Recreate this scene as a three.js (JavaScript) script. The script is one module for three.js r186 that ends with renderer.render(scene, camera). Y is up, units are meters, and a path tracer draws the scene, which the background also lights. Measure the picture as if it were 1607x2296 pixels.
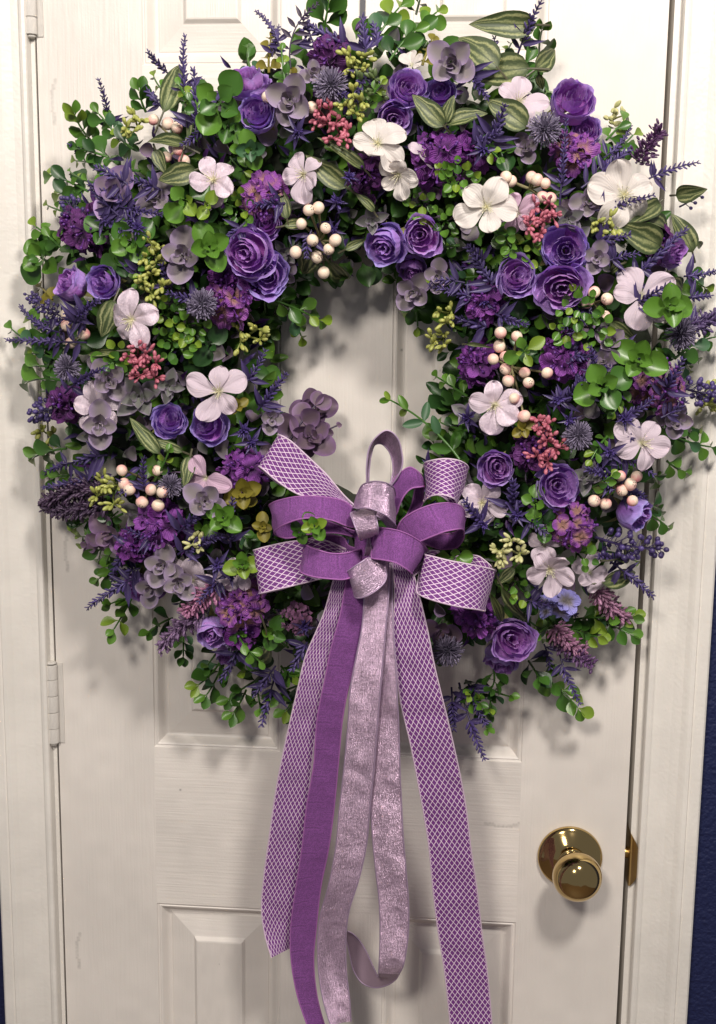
import * as THREE from 'three';

// ---------- camera, light, exposure ----------
const scene = new THREE.Scene();
const Y0 = 1.16;                                   // height of the drawing origin of the door above the floor
const camera = new THREE.PerspectiveCamera(2 * Math.atan(1148 / 2600) * 180 / Math.PI, 716 / 1024, 0.05, 20);
camera.position.set(0.1158, 0.3105 + Y0, 1.1699);
camera.rotation.set(-0.1623, 0.08342, 0.01207, 'YXZ');
camera.updateMatrixWorld(true);
scene.background = new THREE.Color().setRGB(0.195, 0.195, 0.212);      // dim evening room
const renderer = new THREE.WebGLRenderer({ antialias: true });
renderer.toneMapping = THREE.LinearToneMapping;
renderer.toneMappingExposure = 0.97;
renderer.shadowMap.enabled = true;
function lamp(x, y, z, candela, radius, color, label) {
  const g = new THREE.Group(); g.name = numbered('ceiling_lamp'); g.position.set(x, y, z);
  g.userData = { label, category: 'ceiling lamp' };
  const m = new THREE.MeshStandardMaterial({ color: 0xffffff, emissive: new THREE.Color(color), emissiveIntensity: 6, roughness: 0.4 });
  const globe = new THREE.Mesh(new THREE.SphereGeometry(radius, 24, 16), m); globe.name = 'globe'; g.add(globe);
  const cap = new THREE.Mesh(new THREE.CylinderGeometry(radius * 0.6, radius * 0.6, 0.03, 24), M.brass); cap.position.y = radius + 0.012; cap.name = 'mounting_cap'; cap.castShadow = true; g.add(cap);
  const l = new THREE.PointLight(color, candela, 0, 2); l.castShadow = true; l.shadow.radius = radius * 50; g.add(l);
  scene.add(g);
}

// ---------- helpers ----------
let seed = 20241;
function rnd() { seed = (seed + 0x6D2B79F5) | 0; let t = Math.imul(seed ^ (seed >>> 15), 1 | seed); t = (t + Math.imul(t ^ (t >>> 7), 61 | t)) ^ t; return ((t ^ (t >>> 14)) >>> 0) / 4294967296; }
const R = (a, b) => a + (b - a) * rnd();
const pick = a => a[Math.floor(rnd() * a.length)];
const lerp = (a, b, t) => a + (b - a) * t;
const clamp = (x, a = 0, b = 1) => Math.min(b, Math.max(a, x));
const sstep = (a, b, x) => { const t = clamp((x - a) / (b - a)); return t * t * (3 - 2 * t); };
const V = (x, y, z) => new THREE.Vector3(x, y, z);
const mixc = (a, b, t) => [lerp(a[0], b[0], t), lerp(a[1], b[1], t), lerp(a[2], b[2], t)];
const used = {};
function numbered(n) { if (!(n in used)) { used[n] = 0; return n; } used[n]++; return n + '_' + String(used[n]).padStart(3, '0'); }
const ZONE = { D: [0, 0, 1], a: [0, 0, .3489], b: [532.7, 0, .3489], c: [1046.3, 0, .3489], d: [0, 476.6, .3489], e: [532.7, 476.6, .3489], f: [1046.3, 476.6, .3489], g: [0, 953.2, .3489], h: [532.7, 953.2, .3489], i: [1046.3, 953.2, .3489], j: [308.4, 1429.8, .2443], k: [925.2, 1513.9, .2094], l: [1046.3, 1401.8, .3489], m: [0, 1401.8, .3489], n: [532.7, 1401.8, .3489], o: [504.6, 1792, .3489], q: [1046.3, 1792, .3489] };
// a point seen at (x, y) of a survey sheet, at depth z in front of the door face
function at(s, x, y, z) {
  const [ox, oy, k] = ZONE[s];
  const d = V((ox + x * k - 803.5) / 2600, -(oy + y * k - 1148) / 2600, -1).applyQuaternion(camera.quaternion);
  return d.multiplyScalar((z - camera.position.z) / d.z).add(camera.position);
}
const fwd = V(0, 0, -1).applyQuaternion(camera.quaternion);
const pxm = p => p.clone().sub(camera.position).dot(fwd) / 2600;          // metres per survey pixel at p
const RC = at('D', 812, 818, 0.05), RM = 0.195, RW = 0.125;               // centre of the wreath, radius of its ring, half width
const zf = r => 0.028 + 0.088 * Math.sqrt(Math.max(0, 1 - ((r - RM) / RW) ** 2));
function onRing(s, x, y, dz = 0) { let z = 0.08, p; for (let i = 0; i < 4; i++) { p = at(s, x, y, z); z = zf(Math.hypot(p.x - RC.x, p.y - RC.y)) + dz; } return at(s, x, y, z); }
function onSheet(p) { const q = p.clone().sub(camera.position).applyQuaternion(camera.quaternion.clone().invert()); return [803.5 - q.x / q.z * 2600, 1148 + q.y / q.z * 2600]; }
function facing(p, k = 0.55) {                                            // outward from the ring's tube, turned towards the room
  const dx = p.x - RC.x, dy = p.y - RC.y, r = Math.hypot(dx, dy) || 1;
  const n = V(dx / r * (r - RM), dy / r * (r - RM), p.z - 0.02).normalize();
  const c = camera.position.clone().sub(p).normalize();
  return n.multiplyScalar(1 - k).add(c.multiplyScalar(k)).normalize();
}
function frame(n, roll = 0) {
  const z = n.clone().normalize(), x = V(0, 1, 0).cross(z); if (x.lengthSq() < 1e-4) x.set(1, 0, 0); x.normalize();
  const y = z.clone().cross(x);
  return new THREE.Quaternion().setFromRotationMatrix(new THREE.Matrix4().makeBasis(x, y, z)).multiply(new THREE.Quaternion().setFromAxisAngle(V(0, 0, 1), roll));
}
function basis(y, n) {                                                    // y along, z near n
  const yy = y.clone().normalize(); let x = yy.clone().cross(n); if (x.lengthSq() < 1e-6) x = yy.clone().cross(V(0.3, 0.8, 0.5)); x.normalize();
  return new THREE.Quaternion().setFromRotationMatrix(new THREE.Matrix4().makeBasis(x, yy, x.clone().cross(yy)));
}
class Geo {
  constructor() { this.p = []; this.i = []; this.u = []; this.c = []; this.m = null; }
  put(x, y, z, u, v, c) { const q = V(x, y, z); if (this.m) q.applyMatrix4(this.m); this.p.push(q.x, q.y, q.z); this.u.push(u, v); this.c.push(c[0], c[1], c[2]); return this.p.length / 3 - 1; }
  grid(nu, nv, fn, col = () => [1, 1, 1], uv = null) {
    const o = this.p.length / 3;
    for (let j = 0; j <= nv; j++) for (let i = 0; i <= nu; i++) { const u = i / nu, v = j / nv, q = fn(u, v), w = uv ? uv(u, v) : [u, v]; this.put(q[0], q[1], q[2], w[0], w[1], col(u, v)); }
    for (let j = 0; j < nv; j++) for (let i = 0; i < nu; i++) { const a = o + j * (nu + 1) + i, b = a + 1, c = a + nu + 1, d = c + 1; this.i.push(a, b, d, a, d, c); }
    return this;
  }
  tube(pts, r0, r1, seg = 5, col = [1, 1, 1]) {
    const n = pts.length - 1; let nrm = V(0.31, 0.2, 0.93);
    const fr = pts.map((p, k) => { const t = (pts[Math.min(n, k + 1)].clone().sub(pts[Math.max(0, k - 1)])).normalize(); const x = nrm.clone().cross(t).normalize(); nrm = t.clone().cross(x); return [x, nrm.clone()]; });
    return this.grid(seg, n, (u, v) => { const k = Math.round(v * n), a = u * Math.PI * 2, r = lerp(r0, r1, v), p = pts[k], [x, y] = fr[k]; const c = Math.cos(a) * r, s = Math.sin(a) * r; return [p.x + x.x * c + y.x * s, p.y + x.y * c + y.y * s, p.z + x.z * c + y.z * s]; }, () => col);
  }
  ball(c, dir, rl, rw, col = () => [1, 1, 1], nu = 7, nv = 5) {            // ellipsoid round c, long axis along dir
    const q = basis(dir, V(0.2, 0.3, 0.9)), w = V();
    return this.grid(nu, nv, (u, v) => { const a = u * 6.28318, b = v * Math.PI; w.set(Math.cos(a) * Math.sin(b) * rw, -Math.cos(b) * rl, Math.sin(a) * Math.sin(b) * rw).applyQuaternion(q); return [c.x + w.x, c.y + w.y, c.z + w.z]; }, col);
  }
  build() {
    const g = new THREE.BufferGeometry();
    g.setAttribute('position', new THREE.Float32BufferAttribute(this.p, 3)); g.setAttribute('uv', new THREE.Float32BufferAttribute(this.u, 2)); g.setAttribute('color', new THREE.Float32BufferAttribute(this.c, 3));
    g.setIndex(this.i); g.computeVertexNormals(); return g;
  }
}
function mesh(name, geo, mat, parent) { const m = new THREE.Mesh(geo.isBufferGeometry ? geo : geo.build(), mat); m.name = numbered(name); m.castShadow = m.receiveShadow = true; (parent || scene).add(m); return m; }
// ---------- textures ----------
const hash = (x, y, s) => { let h = Math.imul(x, 374761393) + Math.imul(y, 668265263) + Math.imul(s, 974634777); h = Math.imul(h ^ (h >>> 13), 1274126177); return ((h ^ (h >>> 16)) >>> 0) / 4294967296; };
function pnoise(x, y, px, py, s) { const xi = Math.floor(x), yi = Math.floor(y), fx = x - xi, fy = y - yi, w = t => t * t * (3 - 2 * t), m = (a, b) => ((a % b) + b) % b, h = (i, j) => hash(m(xi + i, px), m(yi + j, py), s); return lerp(lerp(h(0, 0), h(1, 0), w(fx)), lerp(h(0, 1), h(1, 1), w(fx)), w(fy)); }
function tex(w, h, fn, { srgb = false, rx = 1, ry = 1 } = {}) {
  const d = new Uint8Array(w * h * 4);
  for (let j = 0; j < h; j++) for (let i = 0; i < w; i++) { const c = fn(i / w, j / h, i, j), k = (j * w + i) * 4; for (let q = 0; q < 3; q++) d[k + q] = clamp(Array.isArray(c) ? c[q] : c) * 255; d[k + 3] = 255; }
  const t = new THREE.DataTexture(d, w, h, THREE.RGBAFormat); t.wrapS = t.wrapT = THREE.RepeatWrapping; t.magFilter = THREE.LinearFilter; t.minFilter = THREE.LinearMipmapLinearFilter; t.repeat.set(rx, ry); if (srgb) t.colorSpace = THREE.SRGBColorSpace; t.needsUpdate = true; return t;
}
// embossed wood grain of the moulded door (uv in metres, tile 0.25 m)
const grainT = tex(512, 512, (u, v) => { const w = pnoise(u * 6, v * 4, 6, 4, 3) * 0.6; return 0.55 * pnoise(u * 190 + w * 3, v * 7, 190, 7, 1) + 0.25 * pnoise(u * 90 + w * 2, v * 16, 90, 16, 2) + 0.2 * pnoise(u * 220, v * 220, 220, 220, 5); }, { rx: 4, ry: 4 });
const peelT = tex(256, 256, (u, v) => 0.6 * pnoise(u * 50, v * 50, 50, 50, 8) + 0.4 * pnoise(u * 110, v * 110, 110, 110, 9), { rx: 6, ry: 6 });
const SPECK = [[0.13, 0.62, 0.003, 1], [0.71, 0.22, 0.0024, 1.4]], SCUFF = [[0.08, 0.40, 0.06], [0.62, 0.55, 0.035], [0.36, 0.70, 0.05]];
const paintT = tex(256, 256, (u, v) => { const d = 1 - 0.05 * pnoise(u * 5, v * 5, 5, 5, 21) - 0.03 * pnoise(u * 30, v * 30, 30, 30, 22); let m = 1; for (const [x, y, r, q] of SPECK) { const e = Math.hypot((u - x) * q, v - y); if (e < r) m = Math.min(m, 0.45 + 0.4 * e / r); } for (const [x, y, L] of SCUFF) { const e = Math.abs(u - x - 0.06 * (v - y) - 0.004 * Math.sin(v * 60)), w = Math.abs(v - y); if (w < L && e < 0.004) m = Math.min(m, 0.86 + 0.1 * hash(Math.floor(u * 256), Math.floor(v * 256), 5)); } return [d * m, d * 0.998 * m, d * 0.985 * m]; }, { srgb: true, rx: 2.2, ry: 2.2 });
const clothT = tex(128, 128, (u, v) => 0.5 + 0.25 * Math.sin(u * 6.2832 * 32) * Math.sin(v * 6.2832 * 32) + 0.25 * (pnoise(u * 24, v * 24, 24, 24, 31) - 0.5), { rx: 2, ry: 2 });
const petalT = tex(128, 128, (u, v) => { const a = (u - 0.5) * 2 / (0.35 + v); return 0.5 + 0.28 * Math.sin(a * 26 + 2 * pnoise(u * 4, v * 4, 4, 4, 33)) + 0.3 * (pnoise(u * 30, v * 30, 30, 30, 34) - 0.5); });
const glitN = tex(256, 256, (u, v, i, j) => { const g = hash(i >> 1, j >> 1, 41) > 0.72 ? 1 : 0.12; return [0.5 + (hash(i >> 1, j >> 1, 42) - 0.5) * g, 0.5 + (hash(i >> 1, j >> 1, 43) - 0.5) * g, 0.9]; });
const glitM = tex(256, 256, (u, v, i, j) => (hash(i >> 1, j >> 1, 41) > 0.72 ? 0.75 : 0));
// stripes of the variegated leaves: dark green with pale bands that follow the margins
const stripeT = tex(128, 256, (u, v) => {
  const s = Math.abs(u * 2 - 1), n = (pnoise(u * 4, v * 6, 4, 6, 51) - 0.5) * 0.42 + (pnoise(u * 24, v * 40, 24, 40, 52) - 0.5) * 0.10;
  const e = s + n, band = Math.max(0.75 * sstep(0.10, 0.26, e) * (1 - sstep(0.26, 0.44, e)), sstep(0.48, 0.64, e) * (1 - sstep(0.66, 0.82, e)));
  const grit = 0.72 + 0.5 * pnoise(u * 40, v * 90, 40, 90, 53), end = sstep(0, 0.16, v) * (1 - sstep(0.86, 0.99, v));
  const vein = 1 - sstep(0.0, 0.05, s);
  return mixc(mixc([0.27, 0.325, 0.19], [0.66, 0.67, 0.47], clamp(band * end * grit)), [0.20, 0.26, 0.16], vein * 0.8);
}, { srgb: true });
// woven ribbons (uv in metres)
const lattC = tex(256, 512, (u, v, i, j) => {
  const k = 8, a = u * k, b = v * k * 0.5 * 2, l = t => Math.abs(t - Math.round(t));
  const d = Math.min(l(a * 0.5 + b * 0.5), l(a * 0.5 - b * 0.5));
  const line = 1 - sstep(0.050, 0.095, d + (hash(i >> 1, j >> 1, 61) - 0.5) * 0.04);
  const w = 0.8 + 0.4 * ((i >> 2) + (j >> 2) & 1 ? 0.3 : 0.7) + (hash(i, j, 62) - 0.5) * 0.22;
  return mixc([0.46 * w, 0.225 * w, 0.52 * w], [0.97, 0.89, 0.95], line);
}, { srgb: true, rx: 1 / 0.018, ry: 1 / 0.034 });
const linenC = tex(256, 256, (u, v, i, j) => { const w = 0.92 + 0.16 * ((i >> 2) + (j >> 2) & 1) + 0.22 * (pnoise(u * 90, v * 40, 90, 40, 71) - 0.5) + 0.22 * (pnoise(u * 40, v * 90, 40, 90, 72) - 0.5) + 0.20 * (hash(i >> 2, j >> 2, 73) - 0.5) + 0.16 * (pnoise(u * 5, v * 70, 5, 70, 75) - 0.5); return [0.52 * w, 0.295 * w, 0.57 * w]; }, { srgb: true, rx: 1 / 0.03, ry: 1 / 0.03 });
const weaveB = tex(256, 256, (u, v, i, j) => 0.5 + 0.35 * Math.sin(u * 6.2832 * 42) * Math.sin(v * 6.2832 * 42) + 0.2 * (hash(i >> 2, j >> 2, 74) - 0.5), { rx: 1 / 0.03, ry: 1 / 0.03 });
const silvB = tex(256, 512, (u, v, i, j) => 0.45 * (0.5 + 0.5 * Math.sin(v * 6.2832 * 56 + 1.2 * pnoise(u * 12, v * 8, 12, 8, 88))) + 0.25 * pnoise(u * 34, v * 22, 34, 22, 81) + 0.12 * pnoise(u * 5, v * 9, 5, 9, 82) + 0.4 * pnoise(u * 60, v * 110, 60, 110, 83), { rx: 1 / 0.026, ry: 1 / 0.06 });
const silvC = tex(256, 512, (u, v, i, j) => { const w = 0.80 + 0.18 * pnoise(u * 52, v * 22, 52, 22, 84) + 0.12 * (pnoise(u * 6, v * 70, 6, 70, 87) - 0.4) + 0.08 * (pnoise(u * 3, v * 7, 3, 7, 85) - 0.5) + (hash(i >> 1, j >> 1, 86) > 0.93 ? 0.25 : 0); return [0.88 * w, 0.76 * w, 0.87 * w]; }, { srgb: true, rx: 1 / 0.026, ry: 1 / 0.06 });
// ---------- materials ----------
const rgb = (r, g, b) => new THREE.Color().setRGB(r, g, b);
const std = (c, rough, o = {}) => new THREE.MeshPhysicalMaterial({ color: Array.isArray(c) ? rgb(...c) : c, roughness: rough, side: THREE.DoubleSide, ...o });
const M = {
  brass: new THREE.MeshStandardMaterial({ color: rgb(0.56, 0.41, 0.18), metalness: 1, roughness: 0.08 }),
  satinBrass: new THREE.MeshStandardMaterial({ color: rgb(0.62, 0.44, 0.18), metalness: 1, roughness: 0.3 }),
  door: std([0.82, 0.772, 0.735], 0.42, { map: paintT, bumpMap: grainT, bumpScale: 0.00024 }),
  trim: std([0.84, 0.805, 0.765], 0.38, { map: paintT, bumpMap: peelT, bumpScale: 0.00022 }),
  hinge: std([0.82, 0.782, 0.745], 0.4, { map: paintT, bumpMap: peelT, bumpScale: 0.0003 }),
  wall: std([0.006, 0.011, 0.058], 0.55, { bumpMap: peelT, bumpScale: 0.0012 }),
  dark: std([0.02, 0.02, 0.022], 0.6), gap: std([0.10, 0.085, 0.07], 0.8),
  strap: std([0.03, 0.03, 0.04], 0.45),
  vcol: std([1, 1, 1], 0.8, { vertexColors: true }),
  petal: std([1, 1, 1], 0.7, { vertexColors: true, bumpMap: petalT, bumpScale: 0.0006, sheen: 0.3, sheenRoughness: 0.6, sheenColor: rgb(0.6, 0.5, 0.8) }),
  white: std([1, 1, 1], 0.8, { vertexColors: true, bumpMap: petalT, bumpScale: 0.00022, transmission: 0.22, thickness: 0 }),
  glit: std([1, 1, 1], 0.38, { vertexColors: true, normalMap: glitN, metalnessMap: glitM, metalness: 1 }),
  plastic: std([1, 1, 1], 0.42, { vertexColors: true }),
  berry: std([1, 1, 1], 0.5, { vertexColors: true }),
  stripe: std([0.78, 0.78, 0.76], 0.5, { map: stripeT, bumpMap: stripeT, bumpScale: 0.0005 }),
  stripePale: std([1.05, 1.05, 1.12], 0.6, { map: stripeT, bumpMap: stripeT, bumpScale: 0.0005 }),
  euc: std([1, 1, 1], 0.7, { vertexColors: true, sheen: 0.4, sheenRoughness: 0.5, sheenColor: rgb(0.6, 0.55, 0.7) }),
  lattice: std([1, 1, 1], 0.75, { map: lattC, bumpMap: weaveB, bumpScale: 0.0002, sheen: 0.3, sheenRoughness: 0.5, sheenColor: rgb(0.8, 0.6, 0.8) }),
  linen: std([1, 1, 1], 0.8, { map: linenC, bumpMap: weaveB, bumpScale: 0.0005, sheen: 0.4, sheenRoughness: 0.5, sheenColor: rgb(0.7, 0.4, 0.7) }),
  silver: std([1, 1, 1], 0.28, { map: silvC, metalness: 0.62, bumpMap: silvB, bumpScale: 0.00075 }),
  silverBack: std([0.40, 0.29, 0.37], 0.7, { bumpMap: weaveB, bumpScale: 0.0002 }),
  eucDark: std([0.62, 0.47, 0.60], 0.65, { vertexColors: true, sheen: 0.3, sheenRoughness: 0.5, sheenColor: rgb(0.6, 0.5, 0.7) }), eucLilac: std([1.15, 1.0, 1.25], 0.65, { vertexColors: true }),
  plum: std([0.045, 0.028, 0.060], 0.5, { vertexColors: true }),
  edgeWhite: std([0.66, 0.50, 0.64], 0.7), edgePurple: std([0.34, 0.12, 0.36], 0.75), edgeSilver: std([0.42, 0.31, 0.45], 0.5, { metalness: 0.3 }),
};
const green = (c, r = 0.42) => std([1, 1, 1].map((_, k) => c[k]), r, { vertexColors: true });
const G = {                                                            // plastic leaves, dark to light
  deep: green([0.024, 0.075, 0.018], 0.34), mid: green([0.052, 0.140, 0.020], 0.34), fresh: green([0.095, 0.215, 0.025], 0.36), lime: green([0.180, 0.280, 0.026], 0.4),
  olive: green([0.200, 0.170, 0.020], 0.5), blue: green([0.05, 0.13, 0.055], 0.45), grey: green([0.15, 0.16, 0.12], 0.7),
};
lamp(0.50, 2.45, 1.18, 6.6, 0.11, 0xfff7ef, 'round warm ceiling lamp to the right of the door, out of the frame');
lamp(-0.35, 2.38, 1.95, 7.2, 0.17, 0xfff6ec, 'round warm ceiling lamp to the left of the door, out of the frame');

// ---------- the setting: wall, casing, door ----------
function box(g, x0, x1, y0, y1, z0, z1, swap = false) {                  // box with uv in metres; swap turns the grain sideways
  const b = new THREE.BoxGeometry(x1 - x0, y1 - y0, z1 - z0).toNonIndexed(); b.translate((x0 + x1) / 2, (y0 + y1) / 2 + Y0, (z0 + z1) / 2);
  const p = b.attributes.position, n = b.attributes.normal;
  for (let k = 0; k < p.count; k++) { const u = Math.abs(n.getX(k)) > 0.5 ? p.getZ(k) : p.getX(k), v = Math.abs(n.getY(k)) > 0.5 ? p.getZ(k) : p.getY(k); g.p.push(p.getX(k), p.getY(k), p.getZ(k)); g.u.push(swap ? v : u, swap ? u : v); g.c.push(1, 1, 1); g.i.push(g.p.length / 3 - 1); }
  return g;
}
// a moulding that runs along y: profile [x, z] points, flat facets
function run(g, prof, y0, y1) {
  for (let k = 0; k < prof.length - 1; k++) { const [a, az] = prof[k], [b, bz] = prof[k + 1]; g.grid(1, 1, (u, v) => [lerp(a, b, u), lerp(y0, y1, v) + Y0, lerp(az, bz, u)], undefined, (u, v) => [lerp(a, b, u) + lerp(az, bz, u), lerp(y0, y1, v)]); }
  return g;
}
const TOP = 0.872, BOT = -1.155;
{
  const w = new THREE.Group(); w.name = 'wall'; w.userData = { kind: 'structure' }; scene.add(w);
  mesh('wall_panel', box(new Geo(), -1.6, -0.330, BOT, 1.24, -0.12, 0), M.wall, w);
  mesh('wall_panel', box(new Geo(), 0.330, 1.6, BOT, 1.24, -0.12, 0), M.wall, w);
  mesh('wall_panel', box(new Geo(), -0.330, 0.330, TOP + 0.02, 1.24, -0.12, 0), M.wall, w);
  const fl = mesh('floor', box(new Geo(), -1.6, 1.6, BOT - 0.06, BOT - 0.005, -1.0, 2.2), std([0.16, 0.11, 0.075], 0.5), scene); fl.userData = { kind: 'structure' };
}
const frameG = new THREE.Group(); frameG.name = 'door_frame'; frameG.userData = { kind: 'structure' }; scene.add(frameG);
{
  // jambs: a strip flush with the wall, a rebate and a stop behind the door
  mesh('jamb', box(box(new Geo(), -0.3300, -0.3072, BOT, TOP, -0.115, -0.0005), -0.3072, -0.290, BOT, TOP, -0.115, -0.040), M.trim, frameG);
  mesh('jamb', box(box(new Geo(), 0.3102, 0.3300, BOT, TOP, -0.115, -0.0005), 0.290, 0.3102, BOT, TOP, -0.115, -0.046), M.trim, frameG);
  mesh('head_jamb', box(new Geo(), -0.3300, 0.3300, TOP + 0.003, TOP + 0.02, -0.115, -0.0005), M.trim, frameG);
  const P = [[0.3172, 0.0], [0.3172, 0.0095], [0.3180, 0.0115], [0.3210, 0.0120], [0.3235, 0.0112], [0.3242, 0.0092], [0.3258, 0.0086], [0.3330, 0.0090], [0.3430, 0.0110], [0.3520, 0.0145], [0.3560, 0.0172], [0.3580, 0.0182], [0.3620, 0.0188], [0.3632, 0.0170], [0.3650, 0.0178], [0.3740, 0.0182], [0.3758, 0.0168], [0.3765, 0.0150], [0.3765, 0.0002]];
  mesh('casing', run(new Geo(), P.map(([x, z]) => [x, z]), BOT, TOP + 0.05), M.trim, frameG);
  mesh('casing', run(new Geo(), P.map(([x, z]) => [-x + 0.0055, z]).reverse(), BOT, TOP + 0.05), M.trim, frameG);
  // brass strike plate with its curved lip round the right jamb
  const s = mesh('strike_plate', new Geo().grid(14, 24, (u, v) => { const y = v * 2 - 1, h = Math.sqrt(Math.max(0, 1 - y * y)), Y = -0.246 + y * 0.030 + Y0; if (u < 0.5) return [0.3099, Y, lerp(-0.028, -0.0004, u * 2)]; const t = (u - 0.5) * 2 * h, a = t * 1.25; return [0.3099 + 0.0100 * (1 - Math.cos(a)) * 1.45, Y, -0.0004 + 0.0085 * Math.sin(a)]; }), M.satinBrass, frameG);
  s.userData.label = 'brass strike plate with a rounded lip';
}
const door = new THREE.Group(); door.name = 'door'; door.position.set(0, 0, 0);
door.userData = { label: 'white moulded six-panel door with a brass knob and painted hinges', category: 'door', kind: 'thing' }; scene.add(door);
const PX = [[-0.1993, -0.0619], [0.0504, 0.1937]], PY = [[0.556, 0.765], [-0.1438, 0.450], [-0.900, -0.3243]];
{
  const zb = -0.035, L = -0.305, Rr = 0.305;
  const edge = (x0, x1) => box(new Geo(), x0, x1, BOT + 0.004, TOP, zb, 0);
  mesh('stile', edge(L, PX[0][0]), M.door, door); mesh('stile', edge(PX[1][1], Rr), M.door, door);
  const ys = [BOT + 0.004, -0.900, -0.3243, -0.1438, 0.450, 0.556, 0.765, TOP];
  for (let k = 0; k < 8; k += 2) mesh('rail', box(new Geo(), PX[0][0], PX[1][1], ys[k], ys[k + 1], zb, 0, true), M.door, door);
  for (const [y0, y1] of PY) mesh('mullion', box(new Geo(), PX[0][1], PX[1][0], y0, y1, zb, 0), M.door, door);
  const prof = [[0, 0], [0.0008, -0.0012], [0.0022, -0.0016], [0.0032, -0.0010], [0.0048, -0.0018], [0.0072, -0.0052], [0.0092, -0.0082], [0.0108, -0.0098], [0.0125, -0.0106], [0.0142, -0.0106]];
  const bev = [[0.0142, -0.0106], [0.0150, -0.0098], [0.0395, -0.0060], [0.0402, -0.0057], [0.0432, -0.0022], [0.0448, -0.0018]];
  const rings = (g, x0, x1, y0, y1, pr) => {
    for (let k = 0; k < pr.length - 1; k++) { const [a, za] = pr[k], [b, zb2] = pr[k + 1]; const c = (d, z) => [[x0 + d, y0 + d, z], [x1 - d, y0 + d, z], [x1 - d, y1 - d, z], [x0 + d, y1 - d, z]]; const A = c(a, za), B = c(b, zb2);
      for (let s = 0; s < 4; s++) { const t = (s + 1) % 4, hz = s % 2 === 0; g.grid(1, 1, (u, v) => { const p = v ? B : A; return [lerp(p[s][0], p[t][0], u), lerp(p[s][1], p[t][1], u) + Y0, p[s][2]]; }, undefined, (u, v) => { const p = v ? B : A, X = lerp(p[s][0], p[t][0], u), Y = lerp(p[s][1], p[t][1], u); return hz ? [Y, X] : [X, Y]; }); } }
    return g;
  };
  for (const [x0, x1] of PX) for (const [y0, y1] of PY) {
    const g = rings(new Geo(), x0, x1, y0, y1, bev), d = 0.0448;
    g.grid(1, 1, (u, v) => [lerp(x0 + d, x1 - d, u), lerp(y0 + d, y1 - d, v) + Y0, -0.0018], undefined, (u, v) => [lerp(x0, x1, u), lerp(y0, y1, v)]);
    const p = mesh('panel', g, M.door, door); mesh('moulding', rings(new Geo(), x0, x1, y0, y1, prof), M.door, p);
  }
  // hinges: five knuckles, a pin with caps, the leaf let into the door's edge
  for (const yc of [-0.0985, 0.628, -0.83]) {
    const h = new THREE.Group(); h.name = numbered('hinge'); h.position.set(-0.3086, yc + Y0, 0.0045); door.add(h);
    for (let k = 0; k < 5; k++) { const e = k === 0 || k === 4 ? 0.0160 : 0.0178; const y = [-0.0355, -0.0183, 0, 0.0183, 0.0355][k]; const c = new THREE.CapsuleGeometry(0.0058, 0.001, 3, 18); const cy = new THREE.LatheGeometry([[0.0001, -e / 2], [0.0052, -e / 2], [0.0060, -e / 2 + 0.0006], [0.0060, e / 2 - 0.0006], [0.0052, e / 2], [0.0001, e / 2]].map(q => new THREE.Vector2(...q)), 20); c.dispose(); cy.translate(R(-2, 2) * 1e-4, y, 0); mesh('knuckle', cy, M.hinge, h); }
    const pin = new THREE.LatheGeometry([[0.0001, -0.0465], [0.003, -0.0463], [0.0045, -0.0445], [0.0028, -0.0440], [0.0028, 0.0442], [0.0052, 0.0445], [0.0052, 0.0462], [0.0040, 0.0470], [0.0001, 0.0471]].map(q => new THREE.Vector2(...q)), 18); mesh('pin', pin, M.hinge, h);
    const lf = new THREE.BoxGeometry(0.0060, 0.089, 0.0018); lf.translate(0.0080, 0, -0.0042); mesh('leaf_plate', lf, M.hinge, h);
    const lf2 = new THREE.BoxGeometry(0.0030, 0.089, 0.020); lf2.translate(0.0018, 0, -0.0125); mesh('leaf_plate', lf2, M.hinge, h);
  }
  // door knob: stepped rose, neck, flattened ball
  const k = new THREE.Group(); k.name = 'door_knob'; k.position.set(0.2475, -0.2452 + Y0, 0.0004); k.userData.label = 'polished brass door knob on a round rose'; door.add(k);
  const lathe = pts => new THREE.LatheGeometry(new THREE.SplineCurve(pts.map(q => new THREE.Vector2(...q))).getPoints(60), 56).rotateX(Math.PI / 2);
  mesh('rose_plate', lathe([[0.0335, 0], [0.0340, 0.002], [0.0335, 0.0045], [0.0318, 0.0062], [0.0300, 0.0074], [0.0262, 0.0100], [0.0215, 0.0130], [0.0180, 0.0150], [0.0150, 0.0160], [0.0122, 0.0168]]), M.brass, k);
  mesh('neck', lathe([[0.0150, 0.0155], [0.0152, 0.0175], [0.0130, 0.0190], [0.0112, 0.0210], [0.0108, 0.0250], [0.0116, 0.0280], [0.0145, 0.0300]]), M.brass, k);
  mesh('knob', lathe([[0.0125, 0.0270], [0.0145, 0.0285], ...Array.from({ length: 13 }, (_, q) => { const a = -0.95 + q / 12 * (Math.PI / 2 + 0.95); return [Math.max(0.0001, Math.cos(a) * 0.0252), 0.0468 + Math.sin(a) * 0.0218]; })]), M.brass, k); for (const q of k.children.slice(1)) q.rotation.y = 0.07;
  mesh('latch_face', box(new Geo(), 0.3051, 0.3056, -0.2745, -0.2175, -0.029, -0.006), M.satinBrass, door);
  const bolt = mesh('latch_bolt', new THREE.CylinderGeometry(0.0062, 0.0062, 0.007, 16).rotateZ(Math.PI / 2).translate(0.3090, -0.246 + Y0, -0.0175), M.satinBrass, door);
  bolt.userData.label = 'brass latch bolt';
}
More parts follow.
